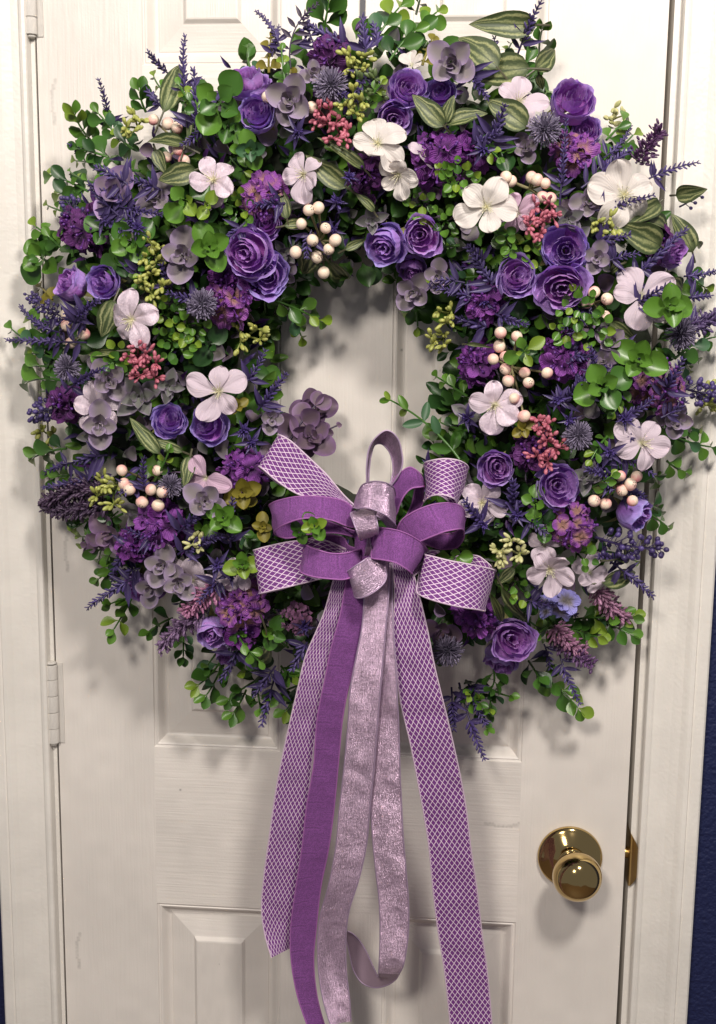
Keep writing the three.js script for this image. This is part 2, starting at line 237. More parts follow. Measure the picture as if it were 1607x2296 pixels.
// ---------- wreath ----------
const wreath = new THREE.Group(); wreath.name = 'wreath'; wreath.position.copy(RC);
wreath.userData = { label: 'round wreath of artificial purple roses, white blossoms, berries and leaves on the door', category: 'wreath' }; scene.add(wreath);
{
  const g = new Geo();
  for (let s = 0; s < 16; s++) { const a0 = R(0, 6.28), rr = RM + R(-0.05, 0.05), zz = R(0.014, 0.05), w = R(0.006, 0.012), pts = []; for (let k = 0; k <= 60; k++) { const a = a0 + k / 60 * 6.2832, q = rr + 0.010 * Math.sin(a * 3 + s) + 0.006 * Math.sin(a * 7 + s * 2); pts.push(V(Math.cos(a) * q, Math.sin(a) * q, zz + 0.012 * Math.sin(a * 4 + s) - RC.z)); } g.tube(pts, w, w, 6, [0.025, 0.022, 0.014]); }
  g.grid(64, 14, (u, v) => { const a = u * 6.2832, b = v * 6.2832, k = 1 + 0.10 * Math.sin(a * 9 + b * 2) + 0.06 * Math.sin(a * 23 - b * 3), r = RM + Math.cos(b) * 0.072 * k; return [Math.cos(a) * r, Math.sin(a) * r, 0.038 + Math.sin(b) * 0.030 * k - RC.z]; }, () => [0.016, 0.022, 0.010]);
  const b = mesh('grapevine_base', g, M.vcol, wreath); b.userData.label = 'dark twig ring behind the flowers';
}
// leaf sheets of length 1 along +y
const FORM = {
  obovate: v => Math.sin(Math.PI * Math.pow(v, 1.35)) ** 0.62 * (0.12 + 0.88 * sstep(0, 0.5, v)), round: v => Math.sin(Math.PI * Math.pow(v, 0.95)) ** 0.56, ovate: v => Math.sin(Math.PI * Math.pow(v, 0.72)) ** 0.86, lance: v => Math.sin(Math.PI * Math.pow(v, 0.70)) ** 1.25, spoon: v => 0.10 + 0.9 * Math.sin(Math.PI * clamp(v * 1.02 - 0.02) ** 1.8) ** 0.7 * (v > 0.999 ? 0 : 1),
};
function leafGeo(form, w, o = {}) {
  const { cup = 0.15, bend = 0.3, fold = 0, wave = 0, nu = 4, nv = 8, col, tw = 0 } = o, f = FORM[form], ph = R(0, 6);
  return new Geo().grid(nu, nv, (u, v) => {
    v = 1 - (1 - v) ** 1.5; const s = u * 2 - 1, h = w / 2 * (v <= 0 || v >= 1 ? 0.001 : f(v)), b = bend || 1e-4; let x = s * h, y = Math.sin(b * v) / b, z = -(1 - Math.cos(b * v)) / b;
    z += cup * s * s * h + fold * Math.abs(s) * h + wave * Math.abs(s) * Math.sin(v * 11 + ph + s * 2) * h; const t = tw * v; return [x * Math.cos(t), y, z + x * Math.sin(t)];
  }, col || ((u, v) => { const k = 0.82 + 0.26 * v - 0.10 * (1 - Math.abs(u * 2 - 1)); return [k, k, k]; })).build();
}
const LEAF = {
  box: [0, 1, 2, 3].map(k => leafGeo('obovate', R(0.58, 0.72), { cup: R(0.2, 0.5), bend: R(0.1, 0.6), nv: 7 })),
  round: [0, 1, 2, 3].map(k => leafGeo('round', R(0.82, 0.98), { cup: R(0.25, 0.6), bend: R(-0.5, 0.4), nu: 6, nv: 8 })),
  rosette: [0, 1, 2].map(k => leafGeo('obovate', R(0.80, 0.94), { cup: R(0.3, 0.6), bend: R(-0.3, 0.5), nu: 6, nv: 9 })),
  oval: [0, 1, 2].map(k => leafGeo('round', R(0.40, 0.5), { cup: R(0.2, 0.5), bend: R(-0.1, 0.5), nv: 7 })),
  narrow: [0, 1, 2].map(k => leafGeo('lance', R(0.22, 0.32), { cup: 0.4, bend: R(0.2, 0.8), fold: 0.3, nu: 2, nv: 6 })),
  ovate: [0, 1, 2, 3].map(k => leafGeo('ovate', [0.46, 0.5, 0.42, 0.55][k], { cup: R(0.1, 0.35), bend: R(0.2, 0.7), fold: 0.22, wave: 0.06, nu: 8, nv: 14, tw: R(-0.3, 0.3) })),
};
const EUC = [0, 1, 2, 3].map(k => leafGeo('round', R(0.86, 1.0), { cup: R(0.15, 0.6), bend: R(-0.6, 0.5), nu: 7, nv: 9, wave: 0.05, col: (u, v) => { const s = Math.abs(u * 2 - 1), e = clamp(Math.max(s, (v - 0.5) * 2) ** 2 * 1.1); return mixc([0.19, 0.165, 0.165], [0.33, 0.245, 0.40], e); } }));
const EUCG = [0, 1, 2].map(k => leafGeo('ovate', R(0.6, 0.75), { cup: R(0.15, 0.5), bend: R(-0.4, 0.6), nu: 6, nv: 9, col: (u, v) => mixc([0.12, 0.13, 0.105], [0.25, 0.20, 0.28], clamp(Math.abs(u * 2 - 1) ** 3 + 0.2 * v)) }));
const LAVLEAF = [0, 1, 2].map(k => leafGeo('lance', R(0.22, 0.30), { cup: 0.3, bend: R(0.2, 1.0), fold: 0.4, nu: 4, nv: 7, tw: R(-.3, .3), col: (u, v) => mixc([0.036, 0.024, 0.075], [0.090, 0.062, 0.20], v * 0.8 + 0.2 * Math.abs(u * 2 - 1)) }));
function part(name, p, q, label) { const g = new THREE.Group(); g.name = numbered(name); g.position.copy(p).sub(RC); if (q) g.quaternion.copy(q); if (label) g.userData.label = label; wreath.add(g); return g; }
function leaf(name, geo, mat, parent, p, q, L) { const m = mesh(name, geo, mat, parent); m.position.copy(p); m.quaternion.copy(q); m.scale.setScalar(L); return m; }
const quad = (a, b, c, n) => Array.from({ length: n + 1 }, (_, k) => { const t = k / n; return a.clone().multiplyScalar((1 - t) ** 2).add(b.clone().multiplyScalar(2 * t * (1 - t))).add(c.clone().multiplyScalar(t * t)); });
// --- rosette: pairs of leaves round a short stem, seen from above
function rosette(s, x, y, r, o = {}) {
  const { geos = LEAF.rosette, mats = [G.mid, G.fresh, G.fresh], n = 4, dz = 0.012, name = 'green_leaf_cluster', label, k = 0.7, lo = 0.1, hi = 1.0, per = 2, min = 0.38 } = o;
  const p = onRing(s, x, y, dz + (name === 'green_leaf_cluster' ? 0.006 : 0)), R0 = r * pxm(p) * (name === 'green_leaf_cluster' ? 1.12 : 1), nrm = facing(p, k).add(V(R(-.18, .18), R(-.18, .18), 0)).normalize(), g = part(name, p, frame(nrm, o.roll ?? R(0, 6)), label);
  for (let t = 0; t < n; t++) { const f = t / Math.max(1, n - 1), L = R0 * lerp(1, min, f) * R(0.9, 1.08), el = lerp(lo, hi, f);
    for (let i = 0; i < per; i++) { const a = t * 1.45 + i * 6.2832 / per + R(-.2, .2), d = V(Math.cos(a) * Math.cos(el), Math.sin(a) * Math.cos(el), Math.sin(el)), up = V(-Math.cos(a) * Math.sin(el), -Math.sin(a) * Math.sin(el), Math.cos(el)); leaf('leaf', pick(geos), pick(mats), g, V(Math.cos(a), Math.sin(a), 0).multiplyScalar(R0 * 0.05).add(V(0, 0, f * R0 * 0.28)), basis(d, up), L); } }
  mesh('stem', new Geo().tube([V(0, 0, -R0 * 1.0), V(0, 0, -R0 * 0.4), V(0, 0, R0 * 0.25)], R0 * 0.05, R0 * 0.035, 5), mats[0] === M.euc || mats[0] === M.eucDark || mats[0] === M.eucLilac ? G.grey : mats[0], g);
  return g;
}
const euc = (s, x, y, r, o = {}) => rosette(s, x, y, r, { geos: EUC, mats: [M.euc], name: 'eucalyptus_cluster', label: o.label || 'dusty purple round-leaved sprig', n: 4, min: 0.42, hi: 1.15, dz: 0.014, ...o });
const eucGrey = (s, x, y, r, o = {}) => rosette(s, x, y, r, { geos: EUCG, mats: [M.euc], name: 'eucalyptus_cluster', label: 'grey-green leaf sprig', n: 4, min: 0.5, dz: 0.010, ...o });
const olive = (s, x, y, r, o = {}) => rosette(s, x, y, r, { geos: LEAF.round, mats: [G.olive], name: 'olive_leaf_cluster', label: 'olive-gold leaf cluster', n: 3, dz: 0.014, ...o });
// --- creeping sprays of small round leaves
function creeper(s, x, y, r, o = {}) {
  const p = onRing(s, x, y, o.dz ?? 0.012), k = pxm(p), g = part('creeping_leaf_spray', p, frame(facing(p, 0.75), R(0, 6)), 'spray of tiny bright green round leaves'), n = o.n || 18;
  for (let i = 0; i < n; i++) { const a = i * 2.4 + R(-.3, .3), rr = r * k * Math.sqrt((i + 0.5) / n), q = V(Math.cos(a) * rr, Math.sin(a) * rr, R(0, 0.010) - rr * 0.25), el = R(0.1, 0.7), d = V(Math.cos(a + R(-1, 1)) * Math.cos(el), Math.sin(a + R(-1, 1)) * Math.cos(el), Math.sin(el)); leaf('leaf', pick(LEAF.round), pick([G.fresh, G.lime, G.fresh, G.mid]), g, q, basis(d, V(0, 0, 1)), k * R(17, 25)); }
  const st = new Geo(); for (let i = 0; i < 4; i++) { const a = i * 1.57; st.tube([V(0, 0, -0.02), V(Math.cos(a) * r * k * .4, Math.sin(a) * r * k * .4, 0), V(Math.cos(a) * r * k * .8, Math.sin(a) * r * k * .8, -0.004)], 0.0011, 0.0007, 4); } mesh('stem', st, G.mid, g);
}
// --- boxwood sprigs: a stem with opposite leaves
function sprig(s, bx, by, tx, ty, o = {}) {
  const { n = 4, ls = 44, mats = [G.mid, G.fresh], tip = [G.fresh, G.lime], geos = LEAF.box, bz = 0.0, tz, bow = 0.12, ang = 0.85, name = 'boxwood_sprig', label } = o;
  const P0 = onRing(s, bx, by, bz - 0.004), P2 = tz === undefined ? onRing(s, tx, ty, o.dz ?? 0.004) : at(s, tx, ty, tz), k = pxm(P2), len = P0.distanceTo(P2);
  const side = P2.clone().sub(P0).cross(V(0, 0, 1)).normalize(), mid = P0.clone().lerp(P2, 0.5).add(side.multiplyScalar(len * R(-bow, bow))).add(V(0, 0, len * 0.10));
  const pts = quad(P0, mid, P2, 10), g = part(name, P0, null, label), loc = pts.map(q => q.clone().sub(P0));
  mesh('stem', new Geo().tube(loc, 0.0013, 0.0008, 5), mats[0].isMeshPhysicalMaterial && mats[0] === M.eucDark ? M.plum : mats[0], g);
  for (let i = 0; i <= n; i++) {
    const t = lerp(o.t0 ?? 0.12, 1, i / n), f = t * 10, j = Math.min(9, Math.floor(f)), q = loc[j].clone().lerp(loc[j + 1], f - j), tg = loc[Math.min(10, j + 1)].clone().sub(loc[j]).normalize();
    const view = camera.position.clone().sub(P0).normalize(), sx = tg.clone().cross(view).normalize(), sz = sx.clone().cross(tg).normalize(), last = i === n;
    for (const sg of [1, -1]) {
      const roll = (i % 2 ? R(0.75, 1.2) : R(-0.3, 0.35)), out = sx.clone().multiplyScalar(sg * Math.cos(roll)).add(sz.clone().multiplyScalar(Math.sin(roll) * (i % 2 ? sg * 0.9 : 1)));
      const a = last ? 0.45 : ang + R(-0.2, 0.2), d = tg.clone().multiplyScalar(Math.cos(a)).add(out.multiplyScalar(Math.sin(a))), nz = tg.clone().multiplyScalar(-0.4).add(sz).normalize();
      leaf('leaf', pick(geos), pick(t > 0.7 ? tip : mats), g, q, basis(d, nz), k * ls * R(0.85, 1.25) * (last ? 0.85 : 1) * lerp(1, o.taper ?? 0.85, t));
    }
  }
  return g;
}
// --- variegated leaves with silvery stripes: from base to tip
function stripeLeaf(s, bx, by, tx, ty, w, o = {}) {
  const P0 = onRing(s, bx, by, o.bz ?? 0.022), P1 = o.tz !== undefined ? at(s, tx, ty, o.tz) : onRing(s, tx, ty, o.dz ?? 0.026), d = P1.clone().sub(P0), L = d.length();
  const n = facing(P0.clone().lerp(P1, 0.5), 0.8).add(V(o.nx ?? R(-.3, .3), o.ny ?? R(-.2, .4), 0)).normalize(), q = basis(d, n), i = Math.floor(R(0, 4)), g = part('variegated_leaf', P0, q, o.pale ? 'pale silvery green leaf' : 'dark green leaf with silvery stripes');
  const bl = mesh('blade', LEAF.ovate[i], o.pale ? M.stripePale : M.stripe, g), wid = [0.46, 0.5, 0.42, 0.55][i]; bl.scale.set(w * ZONE[s][2] * pxm(P0) / wid, L, L);
  mesh('stalk', new Geo().tube([V(0, -L * 0.28, -L * 0.12), V(0, -L * 0.1, -0.002), V(0, L * 0.05, 0)], 0.0011, 0.0009, 5, [0.09, 0.085, 0.05]), M.plastic, g);
}
// --- lavender and other spikes
function spike(s, bx, by, tx, ty, o = {}) {
  const { c0 = [0.034, 0.022, 0.080], c1 = [0.085, 0.058, 0.205], leaves = 3, from = 0.3, kind = 'lavender', w = 1, bow = 0.10, step = 11 } = o;
  const P0 = onRing(s, bx, by, o.bz ?? 0.012), P2 = o.tz !== undefined ? at(s, tx, ty, o.tz) : onRing(s, tx, ty, o.dz ?? 0.022), len = P0.distanceTo(P2), k = pxm(P2), P = P2.clone().sub(P0).cross(V(0, 0, 1)).normalize();
  const mid = P0.clone().lerp(P2, 0.5).add(P.multiplyScalar(len * (o.curve ?? R(-bow, bow)))).add(V(0, 0, len * 0.06)), pts = quad(P0, mid, P2, 12).map(q => q.sub(P0));
  const g = part(kind === 'lavender' ? 'lavender_spike' : kind === 'berry' ? 'berry_twig' : 'statice_spike', P0, null, o.label || (kind === 'lavender' ? 'violet-blue lavender spike' : kind === 'berry' ? 'dark purple twig tipped with beads' : 'feathery mauve spike'));
  const G1 = new Geo(); G1.tube(pts, 0.00095 * w, 0.00055 * w, 5, c0);
  const along = t => { const f = clamp(t) * 12, j = Math.min(11, Math.floor(f)); return [pts[j].clone().lerp(pts[j + 1], f - j), pts[j + 1].clone().sub(pts[j]).normalize()]; };
  const nW = Math.max(3, Math.round(len / k * (1 - from) / step));
  for (let i = 0; i <= nW; i++) {
    const t = from + (1 - from) * i / nW, [q, tg] = along(t), x = tg.clone().cross(V(0.1, 0.2, 1)).normalize(), y = tg.clone().cross(x), fade = lerp(1.15, 0.62, (t - from) / (1 - from)), m = kind === 'statice' ? 7 : 4;
    for (let b = 0; b < m; b++) {
      const a = b / m * 6.283 + i * 0.8 + R(-.3, .3), out = x.clone().multiplyScalar(Math.cos(a)).add(y.clone().multiplyScalar(Math.sin(a))), c = mixc(c0, c1, R(0.15, 1));
      if (kind === 'lavender') { const d = tg.clone().multiplyScalar(0.72).add(out.clone().multiplyScalar(0.7)).normalize(), L = k * R(12, 17) * fade * w; G1.ball(q.clone().add(d.clone().multiplyScalar(L * 0.55)), d, L * 0.55, L * 0.17, () => c, 5, 4); }
      else if (kind === 'berry') { if (b > 2) continue; const d = tg.clone().multiplyScalar(0.6).add(out).normalize(), L = k * R(14, 26) * fade * w, e = q.clone().add(d.clone().multiplyScalar(L)); G1.tube([q, q.clone().lerp(e, 0.5), e], 0.00045, 0.0004, 4, c0); G1.ball(e, d, k * 4.6 * w, k * 4.2 * w, () => c, 7, 5); }
      else { const d = tg.clone().multiplyScalar(0.45).add(out).normalize(), L = k * R(14, 30) * fade * w; for (let e = 0; e < 3; e++) { const pp = q.clone().add(d.clone().multiplyScalar(L * (0.4 + e * 0.3))).add(V(R(-1, 1), R(-1, 1), R(-1, 1)).multiplyScalar(k * 4)); G1.ball(pp, d, k * R(5, 8), k * R(2, 3.6), () => mixc(c0, c1, R(0, 1)), 5, 4); } G1.tube([q, q.clone().add(d.clone().multiplyScalar(L))], 0.0004, 0.0003, 3, c0); }
    }
  }
  mesh('flower_spike', G1, M.plastic, g);
  for (let i = 0; i < leaves; i++) { const [q, tg] = along(lerp(0.05, from + 0.05, (i + 0.5) / leaves)), view = camera.position.clone().sub(P0).normalize(), sx = tg.clone().cross(view).normalize(), d = tg.clone().multiplyScalar(R(0.2, 0.8)).add(sx.multiplyScalar(i % 2 ? 1 : -1)).add(view.clone().multiplyScalar(R(-0.1, 0.5))).normalize(); leaf('leaf', o.dark ? pick(LEAF.narrow) : pick(LAVLEAF), o.dark ? M.plum : M.plastic, g, q, basis(d, view), k * R(36, 54) * w * (o.lf ?? 1)); }
  return g;
}
// a star of pointed violet leaves with a short bud head
function star(s, x, y, r, o = {}) {
  const p = onRing(s, x, y, o.dz ?? 0.022), k = pxm(p), g = part('lavender_star', p, frame(facing(p, 0.7).add(V(R(-.3, .3), R(-.3, .3), 0)).normalize(), R(0, 6)), 'star of pointed violet leaves'), n = o.n || 6;
  for (let i = 0; i < n; i++) { const a = i / n * 6.283 + R(-.25, .25), el = R(0.0, 0.5), d = V(Math.cos(a) * Math.cos(el), Math.sin(a) * Math.cos(el), Math.sin(el)); leaf('leaf', pick(LAVLEAF), M.plastic, g, V(0, 0, 0), basis(d, V(0, 0, 1)), r * k * R(0.55, 0.85)); }
  const h = new Geo(); for (let i = 0; i < 22; i++) { const a = i * 2.4, e = R(0.3, 1.5), d = V(Math.cos(a) * Math.cos(e), Math.sin(a) * Math.cos(e), Math.sin(e)); h.ball(d.clone().multiplyScalar(k * R(7, 16)), d, k * 7, k * 2.4, () => mixc([0.04, 0.025, 0.10], [0.10, 0.065, 0.27], rnd()), 5, 4); } mesh('bud_head', h, M.plastic, g);
}
const BLOOMS = [];
// --- roses
const rosePetal = (r0, r1, h0, h1, wa, curl, ca, cb, sd) => { const j = [R(-.07, .07), R(-.06, .06), R(0, 6), R(0, 6)]; return new Geo().grid(12, 10, (u, v) => {
  const s = u * 2 - 1, vv = v * (1 - 0.20 * Math.abs(s) ** 3 + 0.025 * Math.sin(s * 9 + j[2])), a = s * wa / 2, q = Math.sin(Math.min(1, vv * 1.18) * Math.PI / 2);
  let rad = (r0 + (r1 - r0) * q) * (1 + 0.07 * s) + 0.035 * r1 * Math.sin(a * 4 + j[3]) * vv, z = h0 + (h1 - h0) * Math.pow(vv, 1.45); rad -= 0.10 * r1 * sstep(0.5, 0.95, vv); if (vv > 0.80) { const t = (vv - 0.80) / 0.20; rad += curl * t * t * 0.22; z -= curl * t * t * 0.05; }
  z += 0.03 * Math.sin(s * 6 + j[2]) * v; rad += 0.012 * Math.sin(vv * 14 + s * 7 + j[3]) * v + 0.018 * Math.sin(s * 15 + j[2] * 3) * v ** 5; return [Math.cos(a) * rad, Math.sin(a) * rad, z];
}, (u, v) => mixc(ca, cb, clamp(0.30 * v + 0.75 * pnoise(u * 2.2 + j[2], v * 2 + j[3], 64, 64, 91) - 0.12 + j[0] * 2 + 0.35 * sstep(0.90, 1, v)))); };
const VIO = [0.37, 0.11, 0.53], LAVB = [0.47, 0.385, 0.79], MAG = [0.49, 0.13, 0.54], DEEP = [0.28, 0.075, 0.36];
const RP = { shut: [0, 1, 2, 3].map(() => rosePetal(0.30, R(0.88, 0.98), -0.72, R(0.16, 0.36), R(2.0, 2.6), R(0.1, 0.7), VIO, LAVB).build()), out: [0, 1, 2, 3].map(() => rosePetal(0.24, R(0.96, 1.08), -0.66, R(-0.05, 0.26), R(1.9, 2.4), R(0.3, 1.5), VIO, LAVB).build()), mid: [0, 1, 2, 3].map(() => rosePetal(0.20, R(0.72, 0.86), -0.5, R(0.36, 0.48), R(1.8, 2.4), R(0.05, 0.5), MAG, mixc(VIO, LAVB, 0.75)).build()) };
const ROSEBUD = [0, 1, 2].map(() => { const g = new Geo(); for (let l = 0; l < 3; l++) for (let i = 0; i < 3; i++) { const sub = rosePetal(0.08, [0.56, 0.37, 0.18][l] * R(0.88, 1.08), -0.35, [0.46, 0.50, 0.50][l] + R(-.08, .06), R(2.3, 3.0), 0.15 * R(0, 1), mixc(DEEP, MAG, 0.3), mixc([0.34, 0.12, 0.48], mixc(VIO, LAVB, 0.5), R(0, 1))); const a = i * 2.094 + l * 0.9 + R(-.3, .3), o = g.p.length / 3; for (let k = 0; k < sub.p.length; k += 3) { const x = sub.p[k], y = sub.p[k + 1]; g.p.push(x * Math.cos(a) - y * Math.sin(a), x * Math.sin(a) + y * Math.cos(a), sub.p[k + 2]); } g.u.push(...sub.u); g.c.push(...sub.c); g.i.push(...sub.i.map(q => q + o)); } return g.build(); });
const SEPAL = leafGeo('lance', 0.36, { cup: 0.3, bend: 1.0, col: () => [0.23, 0.22, 0.075] });
const roseTones = [[1.1, 1.1, 1.08], [1.2, 1.1, 1.12], [0.98, 1.05, 1.1], [1.12, 1.0, 1.05]].map(c => std(c, 0.82, { vertexColors: true, bumpMap: petalT, bumpScale: 0.0004, transmission: 0.28, thickness: 0, sheen: 0.25, sheenRoughness: 0.6, sheenColor: rgb(0.6, 0.5, 0.85) }));
function rose(s, x, y, r, o = {}) {
  const p = onRing(s, x, y, o.dz ?? 0.018), k = r * pxm(p) * 1.03, n = o.n ? V(...o.n).normalize() : facing(p, 0.72).add(V(R(-.2, .2), R(-.05, .3), 0)).normalize();
  BLOOMS.push([...onSheet(p), r]); const g = part('purple_rose', p, frame(n, R(0, 6)), 'purple silk rose with bluish petal edges'), m = o.m ?? pick(roseTones); const shut = rnd() < 0.45; g.scale.set(k, k * R(0.92, 1.05), k * R(0.9, 1.15)); const ph = R(0, 6);
  for (let i = 0; i < 5; i++) { const q = mesh('petal', pick(shut || i % 2 ? RP.shut : RP.out), m, g); q.rotation.z = ph + i * 1.2566 + R(-.2, .2); q.rotation.x = R(-.14, .14); q.rotation.y = R(-.14, .14); q.scale.set(R(0.9, 1.06), R(0.9, 1.06), R(0.85, 1.15)); }
  for (let i = 0; i < 4; i++) { const q = mesh('petal', pick(RP.mid), m, g), f = R(0.84, 1.12); q.rotation.z = ph + 0.6 + i * 1.571 + R(-.4, .4); q.scale.set(f, f, R(0.9, 1.2)); q.position.z = R(-.06, .06); q.rotation.x = R(-.14, .14); q.rotation.y = R(-.14, .14); }
  const bd = mesh('rose_bud', pick(ROSEBUD), m, g); bd.rotation.set(R(-.35, .35), R(-.35, .35), R(0, 6)); bd.position.set(R(-.10, .10), R(-.10, .10), R(-.05, .05)); bd.scale.set(R(0.95, 1.25), R(0.8, 1.05), R(0.9, 1.15));
  for (let i = 0; i < 4; i++) { const a = ph + i * 1.57 + R(-.4, .4), d = V(Math.cos(a), Math.sin(a), -0.1).normalize(), q = mesh('sepal', SEPAL, M.vcol, g); q.position.set(0, 0, -0.58); q.quaternion.copy(basis(d, V(0, 0, 1))); q.scale.setScalar(R(1.0, 1.25)); }
}
// --- five-petalled blossoms
const WPET = c => [0, 1, 2, 3, 4].map(() => { const ph = R(0, 6), cu = R(-0.05, 0.3), be = R(-0.35, 1.0), as = R(-.16, .16), wd = R(0.34, 0.44), ln = R(0.90, 1.06), lip = R(-0.12, 0.34); return new Geo().grid(12, 14, (u, t) => {
  const s = u * 2 - 1, v = 1 - (1 - t) ** 1.5, tip = v < 0.6 ? 1 : Math.sqrt(Math.max(0, 1 - ((v - 0.6) / 0.4) ** 2.3)), hw = wd * (0.15 + 0.85 * sstep(0.0, 0.66, v)) * tip, e = v * ln * (1 - 0.035 * Math.exp(-s * s * 14) * sstep(.6, 1, v));
  return [s * hw + as * v * v, Math.sin(be * e) / (be || 1e-4), 0.12 * (1 - Math.exp(-3 * v)) + cu * s * s * hw * 0.7 - (1 - Math.cos(be * e)) / (be || 1e-4) - lip * sstep(0.62, 1, v) + 0.045 * Math.sin(s * 5.5 + ph) * sstep(.4, 1, v) - 0.05 * Math.exp(-s * s * 60) * sstep(.1, .4, v) * (1 - sstep(.6, .95, v)) + 0.016 * Math.sin(v * 8 + s * 2.2 + ph)];
}, (u, v) => mixc(mixc([0.60, 0.60, 0.34], c, sstep(0.0, 0.14, v)), c.map(q => q * 0.95), 0.14 * Math.abs(Math.sin(u * 26)) * sstep(0, 0.3, v))).build(); });
const WP = { white: WPET([0.76, 0.70, 0.66]), lilac: WPET([0.68, 0.565, 0.645]), pink: WPET([0.64, 0.43, 0.57]) };
const STAMEN = [0, 1].map(() => { const g = new Geo(); for (let i = 0; i < 16; i++) { const a = i * 2.4, t = R(0.15, 0.75), L = R(0.34, 0.55), d = V(Math.cos(a) * Math.sin(t), Math.sin(a) * Math.sin(t), Math.cos(t)), e = d.clone().multiplyScalar(L); g.tube([V(0, 0, 0.02), e.clone().multiplyScalar(0.55), e.clone().add(V(0, 0, -0.02))], 0.012, 0.008, 4, [0.80, 0.76, 0.52]); g.ball(e, d, 0.024, 0.018, () => [0.82, 0.78, 0.58], 5, 4); } return g.build(); });
function blossom(s, x, y, r, o = {}) {
  const p = onRing(s, x, y, o.dz ?? 0.026), k = r * pxm(p), n = o.n ? V(...o.n).normalize().add(V(R(-.2, .2), R(-.2, .2), 0)).normalize() : facing(p, 0.75).add(V(R(-.25, .25), R(-.25, .25), 0)).normalize(), c = o.c || 'lilac';
  BLOOMS.push([...onSheet(p), r]); const g = part('white_blossom', p, frame(n, o.roll ?? R(0, 6)), c === 'white' ? 'white silk blossom with cream stamens' : (c === 'pink' ? 'pink' : 'pale lilac') + (o.g ? ' glittered blossom' : ' silk blossom with cream stamens'));
  g.scale.setScalar(k);
  for (let i = 0; i < 5; i++) { if (o.skip && o.skip.includes(i)) continue; const q = mesh('petal', pick(WP[c]), o.g && i !== 2 ? M.glit : M.white, g); q.rotation.order = 'ZYX'; q.scale.setScalar(R(0.88, 1.12)); q.rotation.set(R(-0.15, 0.55) + (o.cup || 0), R(-.25, .25), i * 1.2566 + R(-.1, .1)); }
  if (!o.nost) mesh('stamens', pick(STAMEN), M.plastic, g);
  mesh('calyx', new Geo().grid(8, 4, (u, v) => { const a = u * 6.283, rr = lerp(0.03, 0.13, v); return [Math.cos(a) * rr, Math.sin(a) * rr, -0.3 + 0.31 * v]; }, () => [0.16, 0.2, 0.07]), M.plastic, g);
}
// --- berries
const BERRY = [0, 1, 2].map(q => { const ph = R(0, 6); return new Geo().grid(18, 13, (u, v) => { const a = u * 6.2832, b = v * Math.PI, k = 1 + 0.03 * Math.sin(a * 2 + ph) * Math.sin(b); return [Math.cos(a) * Math.sin(b) * k, Math.sin(a) * Math.sin(b) * k, Math.cos(b) * 0.97]; }, (u, v) => mixc([0.86, 0.72, 0.56], [0.84, 0.36, 0.36], [0.25, 0.75, 1.05][q] * clamp(0.5 + 0.6 * Math.cos(u * 6.283 - ph) * Math.sin(v * 3.14) - 0.25 * Math.cos(v * 3.14) + 0.2 * Math.sin(u * 19 + v * 13)))).build(); });
const CALYX = (() => { const g = new Geo(); for (let i = 0; i < 5; i++) { const a = i * 1.2566 + R(-.2, .2), d = V(Math.cos(a) * 0.75, Math.sin(a) * 0.75, 0.6).normalize(); g.ball(V(Math.cos(a) * 0.26, Math.sin(a) * 0.26, 0.97), d, 0.16, 0.065, () => [0.05, 0.028, 0.022], 5, 4); } return g.build(); })();
function berries(list, o = {}) {                                          // list of [sheet, x, y]; one bunch
  const P = list.map(([s, x, y, c]) => [onRing(s, x, y, (o.dz ?? 0.028) - 0.006 + R(-.004, .004)), c]), C = P.reduce((a, [p]) => a.add(p), V(0, 0, 0)).divideScalar(P.length), base = C.clone().add(V(0, 0, -0.03)), g = part('berry_bunch', base, null, o.label || 'bunch of cream berries flushed pink'), st = new Geo();
  for (const [p, c] of P) { const l = p.clone().sub(base), k = pxm(p) * R(12.2, 14.6), n = facing(p, 0.6).add(V(R(-.7, .7), R(-.7, .7), R(-.3, .2))).normalize(); const b = mesh('berry', BERRY[o.tone ?? Math.floor(R(0, 2.99))], M.berry, g); b.position.copy(l); b.quaternion.copy(frame(n, R(0, 6))); b.scale.set(k, k * R(0.94, 1.04), k * R(0.9, 1.02)); if (c) { const ca = mesh('calyx', CALYX, M.plastic, b); } st.tube([V(0, 0, 0), l.clone().multiplyScalar(0.5).add(V(0, 0, -0.006)), l.clone().add(V(0, 0, -k * 0.8))], 0.0012, 0.0010, 5, [0.30, 0.27, 0.14]); }
  mesh('stem', st, M.plastic, g);
}
// --- thistles
function thistle(s, x, y, r, o = {}) {
  const p = onRing(s, x, y, o.dz ?? 0.026), k = r * pxm(p), n = o.n ? V(...o.n).normalize() : facing(p, 0.65), g = part('thistle', p, frame(n), 'greyish purple thistle head'), b = new Geo(), T = new THREE.Matrix4();
  for (let i = 0; i < 170; i++) { const ct = 1 - (i + 0.5) / 170 * 1.55, stt = Math.sqrt(Math.max(0, 1 - ct * ct)), a = i * 2.39996, d = V(Math.cos(a) * stt, Math.sin(a) * stt, ct), c = mixc([0.12, 0.098, 0.16], [0.28, 0.24, 0.35], R(0, 1)), e = d.clone().multiplyScalar(k * R(0.86, 1.05)).add(V(R(-1, 1), R(-1, 1), R(-1, 1)).multiplyScalar(k * 0.10)); b.tube([d.clone().multiplyScalar(k * 0.25), d.clone().multiplyScalar(k * 0.62).add(V(R(-1, 1), R(-1, 1), 0).multiplyScalar(k * 0.05)), e], k * 0.030, k * 0.046, 4, c); }
  mesh('bristles', b, M.vcol, g); const h = new THREE.SphereGeometry(k * 0.42, 12, 8); mesh('core', h, std([0.05, 0.045, 0.07], 0.8), g);
  mesh('stem', new Geo().tube([V(0, 0, -k * 0.4), V(0, 0, -k * 1.2)], 0.0016, 0.0016, 5, [0.06, 0.1, 0.05]), M.plastic, g);
}
